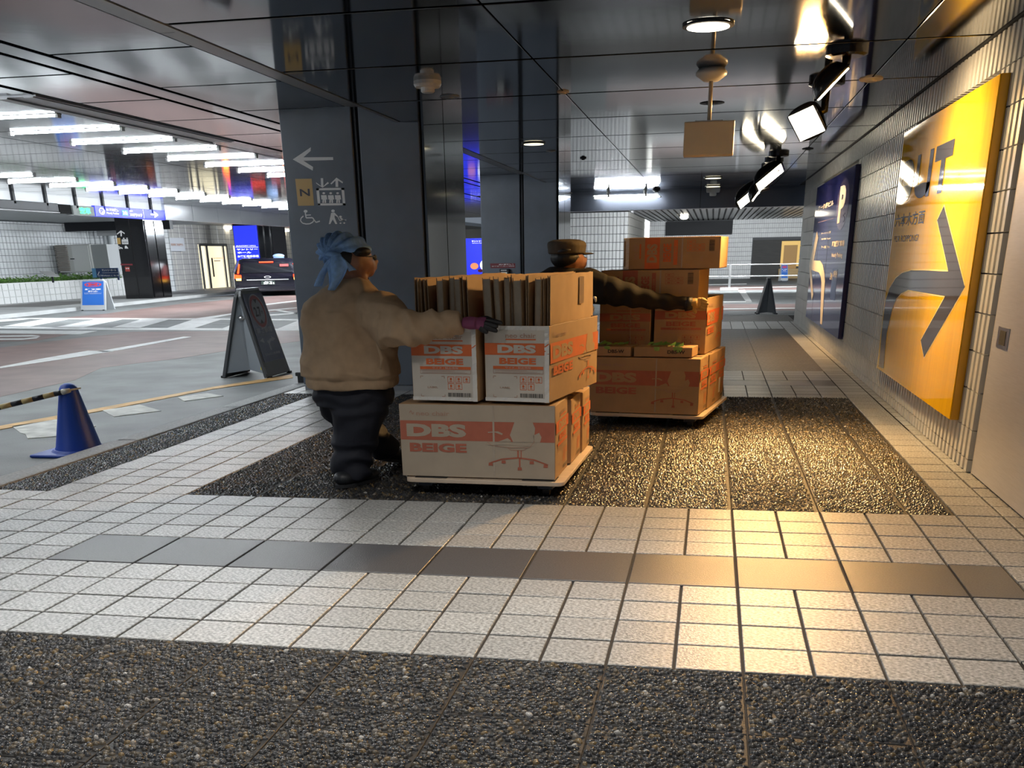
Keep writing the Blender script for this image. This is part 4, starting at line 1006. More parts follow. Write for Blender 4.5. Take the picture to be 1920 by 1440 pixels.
# --- body under the clothes: one continuous figure
mb = MB()
hx, hy, hz = q(668, 487)[0], Y1 - .01, q(668, 487)[2]
mb.ell((hx, hy, hz), (.105, .155, .108)); mb.ell((hx + .022, hy + .06, hz - .032), (.080, .13, .078)); mb.ell((hx + .038, hy + .10, hz - .072), (.052, .075, .040))
mb.ell((hx + .080, hy + .19, hz - .014), (.014, .03, .02)); mb.ell((hx + .070, hy + .165, hz - .055), (.02, .03, .016))     # nose, mouth
mb.ell((hx + .050, hy - .112, hz - .012), (.020, .026, .036)); mb.ell((hx + .062, hy - .105, hz - .034), (.014, .02, .016))                                                        # ear towards the camera
mb.tube([(hx + .0, hy, hz - .07), (hx - .05, hy - .02, 1.27)], [.082, .11], 14)
rings(mb, [(.545, 3.1, .60, .22, .20), (.545, 3.1, .9, .20, .17), (.55, 3.1, 1.10, .22, .17), (.555, 3.09, 1.22, .20, .15), (.57, 3.08, 1.30, .09, .10)], 18)
mb.tube([(.72, 3.06, 1.15), (1.0, 2.78, 1.06), (1.28, 2.755, 1.075)], [.09, .06, .045], 12)
mb.tube([(.36, 3.12, 1.15), (.28, 3.3, .92), (.42, 3.6, .85)], [.09, .07, .05], 12)
mb.tube([(.42, 3.16, .66), (.41, 3.24, .50), (.45, 3.36, .38), (.55, 3.56, .22), (.60, 3.66, .10)], [.09, .07, .06, .05, .045], 12); mb.tube([(.60, 3.10, .66), (.565, 3.07, .38), (.515, 3.06, .08)], [.10, .07, .05], 12)
R1(organic(mb, 'body', skin_m, p1, .014, 4))
# eye and glasses
gl = MB(); gl.tube([(hx + .055, hy - .11, hz + .018), (hx + .09, hy - .06, hz + .02), (hx + .112, hy + .06, hz + .018)], .005, 6)
gl.ell((hx + .098, hy + .10, hz + .012), (.010, .03, .018)); R1(gl.obj('glasses', print_black, p1, smooth=True))
# hair at the nape
mb = MB(); mb.ell((hx - .035, hy - .015, hz + .005), (.122, .155, .095)); mb.ell((hx + .07, hy - .06, hz + .048), (.055, .09, .028)); R1(organic(mb, 'hair', hair_m, p1, .014, 4))
# --- jacket
def fold_j(x, y, z):
    d = .016*nz(x, y, z*.35, 6) + .006*nz(x, y, z, 16)
    w_ = nz(x*.9 + z*.7, y*.6, z*.8 - x*.5, 4.2); d += .020*(1 - abs(w_)*3.2 if abs(w_) < .31 else 0)**1.5*(1 if z > .74 else .2)          # drape ridges
    if x > .86:                                                      # sleeve: rings of folds towards the cuff
        d += .006*math.sin(x*52 + z*22 + 3*nz(x, y, z, 5))*min(1, (x-.86)/.25)
    if x < .9 and z < 1.15: d += .008*math.sin((x - .5)*26*(1.3 - z*.55) + 2.0*nz(x, y, z, 3))*(1 if .74 < z else .2)
    if z < .735 and x < .95: d -= .012                               # hem band
    return d
mb = MB()
rings(mb, [(.56, 3.1, .655, .315, .27), (.56, 3.1, .70, .325, .28), (.56, 3.1, .80, .322, .275), (.555, 3.1, .95, .30, .26), (.555, 3.1, 1.08, .285, .245), (.56, 3.095, 1.165, .27, .22), (.565, 3.09, 1.225, .235, .185), (.585, 3.08, 1.275, .19, .15), (.605, 3.07, 1.318, .13, .125), (.61, 3.07, 1.335, .105, .115)], 30)
el = q(772, 610, 2.95); cu = q(864, 604, 2.755)
mb.tube([(.70, 3.08, 1.14), (.82, 2.98, 1.12), (.93, 2.85, 1.072), (1.035, 2.745, 1.055), (1.18, 2.745, 1.066), (cu[0], cu[1], cu[2])], [.155, .155, .132, .106, .086, .064], 18)
mb.tube([(.39, 3.12, 1.12), (.33, 3.26, .98), (.36, 3.45, .86)], [.12, .10, .09], 14)
R1(organic(mb, 'jacket', jacket_m, p1, .011, 8, fold_j))
# pocket edge
pk = MB(); pk.tube([q(694, 600, 2.84), q(706, 640, 2.825), q(716, 672, 2.82), q(714, 692, 2.825)], [.004, .009, .011, .006], 8); R1(pk.obj('pocket_welt', jacket_m, p1, smooth=True))
# --- trousers
def fold_t(x, y, z):
    return .010*math.sin(z*44 + 5*nz(x, y, z, 5)) * (1.2 if z < .3 else .7) + .008*nz(x, y, z, 9)
mb = MB()
rings(mb, [(.545, 3.1, .72, .26, .22), (.55, 3.11, .62, .275, .23), (.555, 3.12, .54, .265, .23)][::-1], 22)
mb.tube([(.62, 3.07, .62), (.60, 3.06, .50), (.565, 3.07, .38), (.535, 3.07, .24), (.515, 3.06, .13), (.505, 3.06, .055)], [.20, .19, .165, .145, .14, .135], 20)
mb.tube([(.42, 3.16, .62), (.41, 3.24, .50), (.45, 3.36, .38), (.55, 3.56, .22), (.60, 3.66, .12)], [.165, .15, .125, .11, .10], 18)
R1(organic(mb, 'trousers', navy_m, p1, .012, 6, fold_t))
def shoe(x, y, z, rz, pitch, name):
    mb = MB(); mb.ell((0, 0, .055), (.085, .12, .05)); mb.ell((0, .14, .042), (.085, .15, .042)); mb.ell((0, -.06, .06), (.075, .08, .055))
    o = organic(mb, name, shoe_m, None, .010, 4)
    so = MB().prism([(.088*math.cos(t)*(1 - .12*(math.sin(t) < 0)), .07 + .215*math.sin(t), 0) for t in [2*math.pi*k/24 for k in range(24)]], (0, 0, .022)).obj('sole', sole_m, o)
    o.parent = p1; o.location = (x - .53, y - 3.1, z); o.rotation_euler = (pitch, 0, rz); return o
shoe(.515, 3.02, .001, math.radians(-22), 0, 'shoe')
shoe(.64, 3.70, .03, math.radians(-24), math.radians(-12), 'shoe')
# --- glove on the box edge, fingers over the front
def hand(parent, wrist, palm, fingers, thumb, palm_m, tip_m, base, sc=1.0, cuff=None):
    mb = MB(); mb.tube([wrist, Vector(wrist).lerp(Vector(palm), .5), palm], [.042*sc, .052*sc, .050*sc], 12, squash=.75)
    for f in fingers + [thumb]: mb.tube([palm if f is not thumb else Vector(wrist).lerp(Vector(palm), .45), f[0], f[1]], [.026*sc, .021*sc, .018*sc], 8)
    o = organic(mb, 'glove', palm_m, parent, .0065, 3); o.location = tuple(-Vector(base))
    for f in fingers + [thumb]:
        m2 = MB(); m2.tube([Vector(f[0]).lerp(Vector(f[1]), .35), f[1], f[2]], [.022*sc, .021*sc, .014*sc], 10); m2.ell(f[2], (.014*sc,)*3, 8, 6)
        t = organic(m2, 'finger_tip', tip_m, o, .006, 2)
    return o
Yh = 2.755
h = lambda x, y, Y=Yh: Vector(q(x, y, Y))
wr, pm = h(868, 605), h(893, 606)
hand(p1, wr, pm, [(h(905, 600, 2.775), h(922, 603, 2.77), h(939, 605.5, 2.77)), (h(903, 605, 2.755), h(918, 609, 2.75), h(931, 612, 2.745)), (h(903, 609, 2.75), h(916, 614.5, 2.745), h(930, 620, 2.745)), (h(898, 612, 2.75), h(906, 618, 2.745), h(912, 622.5, 2.74))],
     (h(896, 601, 2.79), h(912, 598, 2.80), h(925, 601, 2.81)), pinkglove_m, blacktip_m, (.53, 3.1, 0), 1.0)
# --- head towel with knot and tails
def fold_w(x, y, z):
    kx, ky = q(632, 476)[0], 0
    a = math.atan2(z - q(632, 476)[2], (x - kx)); return .009*math.sin(a*15) + .004*nz(x, y, z, 14)
mb = MB(); tx, tz = q(644, 468)[0], q(644, 468)[2]
mb.ell((tx - .03, Y1 - .02, tz + .006), (.135, .175, .098), rot=Matrix.Rotation(math.radians(-14), 3, 'Y')); mb.ell((tx + .062, Y1 + .0, tz + .018), (.115, .168, .066), rot=Matrix.Rotation(math.radians(16), 3, 'Y'))
tw = R1(organic(mb, 'head_towel', towel_m, p1, .010, 5, fold_w))
kn = MB(); kp = q(631, 480, Y1 - .20); kn.ell(kp, (.035, .03, .022)); kn.ell((kp[0] - .035, kp[1] + .02, kp[2] + .01), (.045, .03, .022)); organic(kn, 'knot', towel_m, tw, .008, 3)
def tail(pts_l, pts_r, name):
    mb = MB(); n = len(pts_l); m = 9
    for i in range(n):
        for k in range(m):
            a = k/(m-1); A, B = Vector(pts_l[i]), Vector(pts_r[i]); p = A.lerp(B, a)
            p.y += .032*math.sin(a*math.pi*2.5 + i*.4)*min(1, i/2)
            mb.v.append(tuple(p))
    for i in range(n-1):
        for k in range(m-1): mb.f.append((i*m+k, i*m+k+1, (i+1)*m+k+1, (i+1)*m+k)); mb.m.append(0)
    o = mb.obj(name, towel_m, tw, smooth=True); md = o.modifiers.new('t', 'SOLIDIFY'); md.thickness = .007
    ms = o.modifiers.new('s', 'SUBSURF'); ms.levels = 1; ms.render_levels = 2
Yt = Y1 - .215
t_ = lambda x, y, dy=0: q(x, y, Yt + dy)
tail([t_(626, 478), t_(608, 490), t_(597, 512, .0), t_(588, 530, .0), t_(587, 537, .01)], [t_(632, 479), t_(615, 505), t_(607, 516, .02), t_(606, 530, .02), t_(603, 537, .03)], 'towel_tail')
tail([t_(624, 478), t_(609, 492, -.02), t_(614, 515, -.02), t_(615, 535, -.01), t_(613, 543, 0)], [t_(636, 479), t_(648, 488, -.02), t_(653, 500, -.01), t_(643, 522, 0), t_(627, 546, .0)], 'towel_tail')
tail([t_(634, 479), t_(645, 490, .03), t_(650, 500, .05), t_(652, 510, .07)], [t_(638, 479), t_(652, 492, .03), t_(660, 500, .05), t_(668, 506, .07)], 'towel_tail')

# --- second person
Y2 = 6.02
p2 = thing('person', 'person in a dark jacket and olive cap reaching over the farther cartons', 'person', (1.5, Y2, 0))
B2 = (1.5, Y2, 0)
def R2(o): o.location = tuple(-Vector(B2)); return o
q2 = lambda x, y, Y=Y2: on_y(x, y, Y)
black_jkt = mat('black_jacket', (0.006, 0.005, 0.005), .85, bump=.1, bscale=200)
cap_mm = mat('olive_cap', (0.085, 0.068, 0.05), .85, var=.12, vscale=30, bump=.15, bscale=300)
mb = MB(); hx, hz = q2(1066, 484)[0], q2(1066, 484)[2]
mb.ell((hx, Y2, hz), (.135, .18, .115)); mb.ell((hx + .075, Y2 + .08, hz - .04), (.085, .12, .075)); mb.ell((hx + .14, Y2 + .15, hz - .01), (.02, .03, .02)); mb.ell((hx + .11, Y2 - .02, hz - .005), (.02, .035, .03))
mb.tube([(hx, Y2, hz - .06), (hx - .06, Y2, 1.26)], [.10, .13], 14)
rings(mb, [(hx - .12, Y2, .60, .26, .2), (hx - .12, Y2, 1.0, .25, .18), (hx - .1, Y2, 1.2, .26, .17), (hx - .06, Y2, 1.30, .12, .11)], 18)
mb.tube([(1.36, Y2, .66), (1.36, Y2, .36), (1.36, Y2 - .02, .06)], [.15, .11, .07], 12); mb.tube([(1.62, Y2, .66), (1.62, Y2 + .3, .38), (1.60, Y2 + .25, .06)], [.15, .11, .07], 12)
mb.tube([(1.72, Y2, 1.18), (2.1, 5.89, 1.13), (2.60, 5.91, 1.06)], [.09, .06, .04], 12); mb.tube([(1.2, Y2, 1.18), (1.12, Y2 + .2, .95), (1.2, Y2 + .5, .9)], [.1, .08, .05], 12)
R2(organic(mb, 'body', skin_m, p2, .016, 4))
mb = MB(); mb.ell((hx - .02, Y2 - .02, hz + .005), (.145, .185, .10)); R2(organic(mb, 'hair', hair_m, p2, .014, 4))
mb = MB()
rings(mb, [(hx - .12, Y2, .58, .32, .26), (hx - .12, Y2, .9, .32, .25), (hx - .12, Y2, 1.12, .325, .24), (hx - .11, Y2, 1.21, .32, .21), (hx - .10, Y2, 1.275, .26, .18), (hx - .07, Y2, 1.33, .17, .15), (hx - .05, Y2, 1.365, .12, .14)], 26)
wr2 = Vector(q2(1288, 570, 5.91))
mb.tube([(1.70, Y2, 1.20), (1.83, 5.95, 1.20), (2.02, 5.88, 1.165), (2.25, 5.88, 1.112), (2.47, 5.90, 1.07), tuple(wr2)], [.155, .155, .125, .095, .074, .054], 16)
mb.tube([(1.17, Y2, 1.17), (1.08, Y2 + .2, .95), (1.2, Y2 + .45, .9)], [.14, .11, .08], 14)
R2(organic(mb, 'jacket', black_jkt, p2, .013, 7, lambda x, y, z: .010*nz(x, y, z, 8) + (.006*math.sin(x*40) if x > 2 else 0)))
mb = MB(); mb.tube([(1.36, Y2, .62), (1.36, Y2, .36), (1.36, Y2 - .02, .06)], [.17, .14, .12], 14); mb.tube([(1.62, Y2, .62), (1.62, Y2 + .3, .38), (1.60, Y2 + .25, .06)], [.17, .14, .12], 14); mb.ell((1.49, Y2, .62), (.29, .23, .12))
R2(organic(mb, 'trousers', navy_m, p2, .014, 5))
for (x, y) in ((1.36, Y2), (1.60, Y2 + .28)):
    o = shoe(x, y, .001, 0, 0, 'shoe'); o.parent = p2; o.location = (x - 1.5, y - Y2, .001)
# cap with peak and strap gap
mb = MB(); cx, cz = q2(1063, 466)[0], q2(1063, 466)[2]
rings(mb, [(cx, Y2, cz - .045, .165, .20), (cx, Y2, cz - .01, .168, .205), (cx, Y2, cz + .03, .175, .21), (cx - .005, Y2, cz + .055, .165, .20), (cx - .005, Y2, cz + .072, .12, .15), (cx - .005, Y2, cz + .078, .05, .08)], 26)
cp = R2(organic(mb, 'cap', cap_mm, p2, .010, 4))
mb = MB(); mb.ell((cx + .10, Y2 + .17, cz - .045), (.13, .13, .012)); organic(mb, 'peak', cap_mm, cp, .008, 2)
st_ = MB(); st_.tube([q2(1042, 473, Y2 - .17), q2(1056, 469.5, Y2 - .215), q2(1070, 469, Y2 - .215)], [.010, .016, .008], 8); st_.obj('strap_gap', print_black, cp, smooth=True)
# yellow-palmed glove
g = lambda x, y, Y=5.92: Vector(q2(x, y, Y))
ygl = mat('yellow_glove', (0.42, 0.27, 0.10), .7); 
o = hand(p2, g(1288, 570, 5.91), g(1306, 568), [(g(1312, 562), g(1318, 563), g(1324, 565)), (g(1312, 566), g(1319, 568), g(1326, 569.5)), (g(1312, 570), g(1318, 573), g(1324, 575)), (g(1310, 573), g(1316, 577), g(1320, 578.5))],
     (g(1300, 574), g(1301, 580), g(1304, 585)), ygl, ygl, B2, 1.15)
mb = MB(); mb.tube([g(1284, 570, 5.91), g(1298, 569, 5.915)], [.062, .055], 12); o2 = R2(mb.obj('glove_cuff', blacktip_m, p2, smooth=True))
# small white bits at the hip
mb = MB(); mb.ell(on_y(1115, 558, 5.72), (.02, .02, .012)); mb.ell(on_y(1117, 563, 5.72), (.012, .015, .02)); mb.ell(on_y(1111, 580, 5.72), (.018, .02, .035)); R2(organic(mb, 'white_bits', print_white, p2, .008, 2))
# ================================================================ STREET FURNITURE
# blue cone with bar
c0 = Vector((-2.62, 4.60, ZR))
cone = thing('traffic_cone', 'blue traffic cone standing in the gutter by the kerb', 'cone', c0)
MB().lathe([(.205, .03), (.20, .05), (.19, .07), (.085, .53), (.082, .545), (.078, .565), (.060, .592), (.03, .607), (.004, .61)], (0, 0, 0), 32).obj('cone_body', cone_m, cone, smooth=True)
MB().lathe([(.235, 0), (.235, .028), (.215, .045), (.19, .046)], (0, 0, 0), 32).obj('base_ring', cone_m, cone)
MB().prism([(-.30, -.30, 0), (.28, -.30, 0), (.28, .30, 0), (-.30, .30, 0)], (0, 0, .028)).obj('base_plate', cone_m, cone, bevel=.02)
e1 = Vector(on_y(122, 734, 4.52)); e0 = Vector(on_y(-60, 778, 4.2))
bar = thing('barrier_bar', 'black and yellow striped bar hooked on the blue cone', 'bar', tuple(e0))
bk, yl = mat('bar_black', (.010, .010, .018), .4), mat('bar_yellow', (.52, .38, .16), .45)
d = e1 - e0; n = 9
for k in range(n):
    MB().tube([tuple(d*(k/n)), tuple(d*((k+1)/n*.999))], .022, 12).obj('stripe', bk if k % 2 == n % 2 - 1 or k % 2 == 0 else yl, bar, smooth=True)
lp = MB(); pts = []
cc = Vector((c0.x, c0.y, e1.z)) - e0
for k in range(25): a = 2*math.pi*k/24; pts.append((cc.x + .098*math.cos(a), cc.y + .098*math.sin(a), cc.z + .004 + .012*math.cos(a)))
lp.tube(pts, .008, 6); lp.tube([tuple(d*.97), tuple(d*1.0 + Vector((.05, 0, .01)))], [.026, .018], 8); lp.obj('end_loop', mat('loop_plastic', (.62, .56, .46), .4), bar, smooth=True)
# A-board with height limit
def aboard(label, loc, rz, wd, ht, spread, face, draw, frame_m, side_m=None, taper=.84, foot=.14):
    """two leaning leaves, thick rounded rim, printed face towards local -y"""
    t = thing('a_frame_sign', label, 'sign', loc, rz)
    th = .05
    for s_, nm in ((-1, 'front_leaf'), (1, 'rear_leaf')):
        y_b, y_t = s_*spread, s_*.035
        def pt(u, v): w2 = wd/2*(1 - (1-taper)*v); return Vector((u*w2, y_b + (y_t - y_b)*v, ht*v))
        nrm = Vector((0, s_*ht, spread - .035)).normalized()
        outl = [pt(-1, .015), pt(1, .015), pt(1, .93), pt(.82, 1), pt(-.82, 1), pt(-1, .93)]
        if s_ < 0: outl = outl[::-1]
        leaf = MB().prism([tuple(p) for p in outl], tuple(nrm*th*-1 if False else nrm*(-th))).obj(nm, frame_m, t, bevel=.008)
        if s_ < 0 and face:
            f_ = [pt(-.86, foot + .04), pt(.86, foot + .04), pt(.86, .95), pt(-.86, .95)]
            MB().prism([tuple(p + nrm*.001) for p in f_[::-1]], tuple(nrm*.006)).obj('sign_face', face, t)
            u = (pt(1, 0) - pt(-1, 0)).normalized(); o_ = pt(0, 0) + nrm*.008
            v_ = (pt(0, 1) - pt(0, 0)).normalized()
            P = Print(tuple(o_), tuple(u), tuple(v_), .0015); L = (pt(0, 1) - pt(0, 0)).length
            draw(P, wd, L); P.obj('printed_sign', t)
        for x in (-.42, .42): MB().box(x*wd - .03, x*wd + .03, y_b - .03, y_b + .03, 0, .03).obj('foot', rubber_m, t)
    MB().box(-wd*taper*.40, wd*taper*.40, -.05, .05, ht - .02, ht + .015).obj('top_rim', side_m or frame_m, t, bevel=.012)
    return t
abgrey = mat('board_frame', (.060, .064, .068), .4); ablight = mat('board_rim', (.30, .32, .34), .35); abblue = mat('board_blue', (.016, .028, .082), .35)
abw = mat('board_ink', (.34, .35, .38), .5); abred = mat('board_red', (.26, .045, .045), .45)
def draw_height(P, w_, L):
    c = L*.745
    P.disc(0, c, w_*.30, w_*.30, abw, 1, 36); P.disc(0, c, w_*.275, w_*.275, abred, 2, 36); P.disc(0, c, w_*.215, w_*.215, abw, 3, 36)
    for s_ in (-1, 1): P.poly([(-w_*.07, c + s_*w_*.21), (w_*.07, c + s_*w_*.21), (0, c + s_*w_*.135)][::-s_], print_black, 4)
    P.text('2.7', -w_*.155, c - w_*.09, w_*.085, c + w_*.08, print_black, .03, 4); P.text('m', w_*.095, c - w_*.05, w_*.16, c + w_*.0, print_black, .0, 4)
    P.text('高さ制限', -w_*.31, L*.50, w_*.31, L*.565, abw, .03); P.text('HEIGHT LIMIT', -w_*.29, L*.472, w_*.29, L*.487, mat('board_ink_dim', (.12, .13, .16), .5), .0)
    # branching arrow
    P.line([(-w_*.0, L*.30), (-w_*.0, L*.37), (w_*.07, L*.41), (w_*.17, L*.415)], w_*.05, abw); P.line([(-w_*.0, L*.38), (-w_*.03, L*.41)], w_*.05, abw)
    P.poly([(w_*.17, L*.39), (w_*.32, L*.42), (w_*.17, L*.45)], abw); P.poly([(-w_*.17, L*.39), (-w_*.17, L*.45), (-w_*.32, L*.42)], abw)
    P.text('2.7m以上駐車禁', -w_*.30, L*.245, w_*.31, L*.275, abw, .01)
    for k in range(3): P.rect(-w_*.18, L*(.225 - .02*k), w_*.2, L*(.229 - .02*k), mat('board_ink_dim', (.12, .13, .16), .5))
pa, pb, pc = Vector(on_z(430, 706, ZR)), Vector(on_z(499, 712, ZR)), Vector(on_z(543, 700, ZR))
fd = (pc - pb); ctr = (pa + pc)/2; wd_ = fd.length*1.0
ang = math.atan2(fd.y, fd.x)
ab1 = aboard('dark A-frame board with a 2.7 m height-limit roundel beside the column', (ctr.x - .02, ctr.y - .05, ZR), ang, 0.82, 1.20, .36, abblue, draw_height, abgrey, ablight)
MB().box(-.395, -.36, -.30, -.26, .12, .16).obj('yellow_tag', mat('yellow_tag', (.7, .6, .02), .5), ab1)
# side webs closing the near side, meeting in a fold
mb = MB(); w2 = .82/2
for s_ in (-1, 1):
    mb.prism([(-w2*.97, s_*.345, .06), (-w2*.80, s_*.05, 1.10), (-w2*.70, 0, 1.10), (-w2*.52, 0, .10)], (.012, 0, 0))
mb.obj('folding_web', mat('board_web', (.30, .33, .36), .45), ab1)
MB().ell((-w2*.74, -.0, .82), (.03, .05, .03), 12, 8).obj('web_catch', steel_m, ab1, smooth=True)
def draw_nopark(P, w_, L):
    P.disc(0, L*.84, w_*.34, L*.075, mat('np_red', (.6, .06, .1), .5), 1); P.disc(0, L*.84, w_*.27, L*.058, mat('np_blue', (.05, .12, .5), .5), 2)
    P.line([(-w_*.18, L*.87), (w_*.18, L*.81)], .05, mat('np_red', (.6, .06, .1), .5), 3); P.line([(-w_*.18, L*.81), (w_*.18, L*.87)], .05, mat('np_red', (.6, .06, .1), .5), 3)
    P.text('駐停車', -w_*.32, L*.665, w_*.32, L*.715, print_white, .04); P.text('禁止', -w_*.2, L*.60, w_*.2, L*.65, print_white, .04)
    P.text('長時間の駐車はご遠慮ください', -w_*.35, L*.565, w_*.35, L*.58, print_white, .0); P.text('NO PARKING', -w_*.33, L*.535, w_*.33, L*.552, print_white, .0)
brt = mat('board_bright_blue', (.03, .14, .50), .4); lgt = mat('board_light_frame', (.40, .42, .44), .4)
m_ = Vector(on_z(166, 581, ZR))
aboard('small blue no-stopping A-frame board beyond the zebra hatching', (-18.75, 30.9, ZR), math.radians(8), .92, 1.02, .42, brt, draw_nopark, lgt, taper=.96)
def draw_none(P, w_, L): P.rect(-w_*.1, L*.1, w_*.1, L*.12, abw)
aboard('dark folded A-frame board at the far end of the walkway, seen from its side', (4.42, 25.7, ZR), math.radians(92), .60, .90, .25, abgrey, draw_none, mat('board_dark2', (.10, .11, .12), .45), taper=.9)
fb_ = [o for o in bpy.data.objects if o.get('label', '').startswith('dark folded A-frame')][0]
mb = MB()
for s_ in (-1, 1): mb.prism([(-.29, s_*.245, .03), (-.27, s_*.03, .86), (-.24, 0, .86), (-.22, 0, .05)], (.01, 0, 0))
mb.obj('folding_web', mat('board_web2', (.13, .14, .15), .45), fb_)
aboard('distant blue and red A-frame board in front of the lit doorway', (6.85, 57.6, ZR), math.radians(10), .42, .86, .30, brt, draw_nopark, lgt, taper=.9)
# low black rail end by the column foot
lr = thing('low_barrier', 'low black barrier rail at the kerb beside the column', 'barrier')
p = on_z(549, 720, 0); MB().box(p[0], p[0] + .34, p[1] + .1, p[1] + .16, .085, .13).obj('rail', rubber_m, lr, bevel=.01)
MB().box(p[0] + .03, p[0] + .10, p[1] + .1, p[1] + .16, 0, .085).obj('post', rubber_m, lr); MB().box(p[0] + .25, p[0] + .31, p[1] + .1, p[1] + .16, 0, .085).obj('post', rubber_m, lr)

# ================================================================ FAR SIDE OF THE DRIVE
# raised far pavement
fp = struct(MB().prism([(-18.6, 20, ZR), (-19.1, 28, ZR), (-19.6, 33, ZR), (-20.3, 40, ZR), (-20.9, 47, ZR), (-21.5, 56, ZR), (-21.5, 75, ZR), (-40, 75, ZR), (-40, 20, ZR)][::-1], (0, 0, -ZR)).obj('far_pavement', mat('far_paving', (.40, .41, .41), .5, var=.15, vscale=1.0)), 'raised pavement on the far side of the drive')
for (a, b_, c, e) in (((-23.6, 31), (-20.9, 31), (-21.2, 36), (-23.9, 36)), ((-24, 38.5), (-22.2, 38.5), (-22.6, 46), (-24.2, 46)), ((-24.6, 49), (-22.3, 49), (-22.6, 58), (-24.9, 58))):
    MB().prism([(*a, .0), (*b_, .0), (*c, .0), (*e, .0)], (0, 0, .003)).obj('dark_paving', mat('far_dark_paving', (.16, .155, .15), .5), fp)
def fluted(name, p0, p1, z0, z1, m, label, back, pitch=.25, row=.26, normal=1, skip=None):
    """upright wall of fluted tile courses between two plan points"""
    a, b_ = Vector((*p0, 0)), Vector((*p1, 0)); d = (b_ - a); L = d.length; d.normalize(); n = Vector((-d.y, d.x, 0))*normal
    w_ = struct(MB().prism([tuple(a + Vector((0, 0, z0))), tuple(b_ + Vector((0, 0, z0))), tuple(b_ - n*.2 + Vector((0, 0, z0))), tuple(a - n*.2 + Vector((0, 0, z0)))], (0, 0, z1 - z0)).obj(name, back), label)
    mb = MB(); s_ = 0
    while s_ < L - .01:
        z = z0
        while z < z1 - .01:
            h_ = min(row - .018, z1 - z - .005); e = min(s_ + pitch*.62, L)
            if not (skip and skip(s_ + pitch/2, z + h_/2)):
                q0 = a + d*s_ + n*.002; q1 = a + d*e + n*.002
                A = [q0, q1, q1 + n*.035 - d*(pitch*.10), q0 + n*.035 + d*(pitch*.10)]
                vs = [tuple(v + Vector((0, 0, z))) for v in A] + [tuple(v + Vector((0, 0, z + h_))) for v in A]
                mb.add(vs, [(0,1,2,3),(4,5,6,7),(1,2,6,5),(2,3,7,6),(3,0,4,7)])
                q2_ = a + d*min(s_ + pitch*.97, L) + n*.002
                mb.add([tuple(q1 + Vector((0, 0, z))), tuple(q2_ + Vector((0, 0, z))), tuple(q2_ + Vector((0, 0, z + h_))), tuple(q1 + Vector((0, 0, z + h_)))], [(0, 1, 2, 3)])
            z += row
        s_ += pitch
    o = mb.obj('fluted_tiles', m, w_); o['kind'] = 'stuff'
    return w_
gr = mat('far_grout', (.13, .135, .14), .8)
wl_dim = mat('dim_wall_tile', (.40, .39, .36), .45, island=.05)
fluted('wall_left', (-27.6, 26), (-27.6, 45.2), 0, 3.2, ftile2_m, 'pale fluted tile wall behind the planter', gr, normal=-1)
fluted('wall_recess', (-27.6, 45.2), (-24.9, 48.2), .0, 3.2, ftile2_m, 'angled fluted wall behind the condenser unit', gr, normal=-1)
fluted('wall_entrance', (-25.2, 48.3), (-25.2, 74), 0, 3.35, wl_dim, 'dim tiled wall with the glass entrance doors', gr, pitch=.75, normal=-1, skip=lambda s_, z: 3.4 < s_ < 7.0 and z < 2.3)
planter = struct(MB().box(-27.3, -24.4, 26, 44.6, 0, .72).obj('planter', mat('planter_soil', (.55, .56, .55), .7, var=.2, vscale=4)), 'low tiled planter wall')
for k in range(49):
    for j in range(3):
        MB().box(-24.4, -24.365, 26 + k*.375, 26.33 + k*.375, .01 + j*.25, .24 + j*.25).obj('planter_tile', ftile_m, planter) if k > 8 else None
MB().box(-24.55, -24.36, 26, 44.6, .73, .77).obj('planter_coping', mat('coping', (.66, .67, .67), .5), planter)
# planting
lf = mat('groundcover_leaf', (.17, .36, .07), .6, island=.4); mb = MB()
for k in range(2600):
    y = random.uniform(34.0, 43.4); x = random.uniform(-26.6, -24.6); r_ = random.uniform(.06, .14); z = .74 + min(.24, abs(random.gauss(0, .10))*(1.1 if y > 38 else .8))
    a = random.uniform(0, 6.28); t = random.uniform(-.6, .9); dx, dy = math.cos(a)*r_, math.sin(a)*r_
    mb.add([(x, y, z), (x + dx*.6 - dy*.4, y + dy*.6 + dx*.4, z + r_*t*.6), (x + dx*1.5, y + dy*1.5, z + r_*t), (x + dx*.6 + dy*.4, y + dy*.6 - dx*.4, z + r_*t*.6)], [(0, 1, 2, 3)])
o = tag(mb.obj('groundcover', lf), 'low green groundcover growing in the planter', 'plants', kind='stuff')
# condenser unit and louvre
cu_ = thing('condenser_unit', 'white equipment cabinet with brown louvres on the tiled wall', 'equipment')
a = on_y(104, 460, 41.8); b_ = on_y(137, 508, 41.8); c = on_y(186, 460, 41.8)
MB().box(a[0], c[0] - .5, 41.8, 43.0, 1.05, 2.26).obj('cabinet', mat('cabinet_white', (.68, .69, .68), .5), cu_, bevel=.02)
for k in range(15): MB().box(a[0] - .02, b_[0] - .1, 41.70, 41.79, 1.13 + k*.075, 1.18 + k*.075).obj('louvre_slat', mat('louvre', (.30, .27, .24), .5), cu_)
MB().box(b_[0] + .12, c[0] - .58, 41.77, 41.797, 1.10, 2.20).obj('cabinet_door', mat('cabinet_door', (.78, .79, .79), .45), cu_, bevel=.006)
MB().box(b_[0] + .0, b_[0] + .2, 41.74, 41.77, 1.62, 1.66).obj('latch', dark_m, cu_)
MB().box(c[0] - .49, c[0] + .3, 41.9, 43.0, 1.05, 2.24).obj('side_panel', mat('cabinet_grey', (.42, .44, .45), .5), cu_)
lu = thing('louvre_unit', 'small white louvred vent unit beside the black pillar', 'vent')
a = on_y(190, 486, 43.6); b_ = on_y(224, 508, 43.6)
MB().box(a[0], b_[0], 43.6, 44.0, b_[2] - .3, a[2]).obj('casing', cap_m, lu)
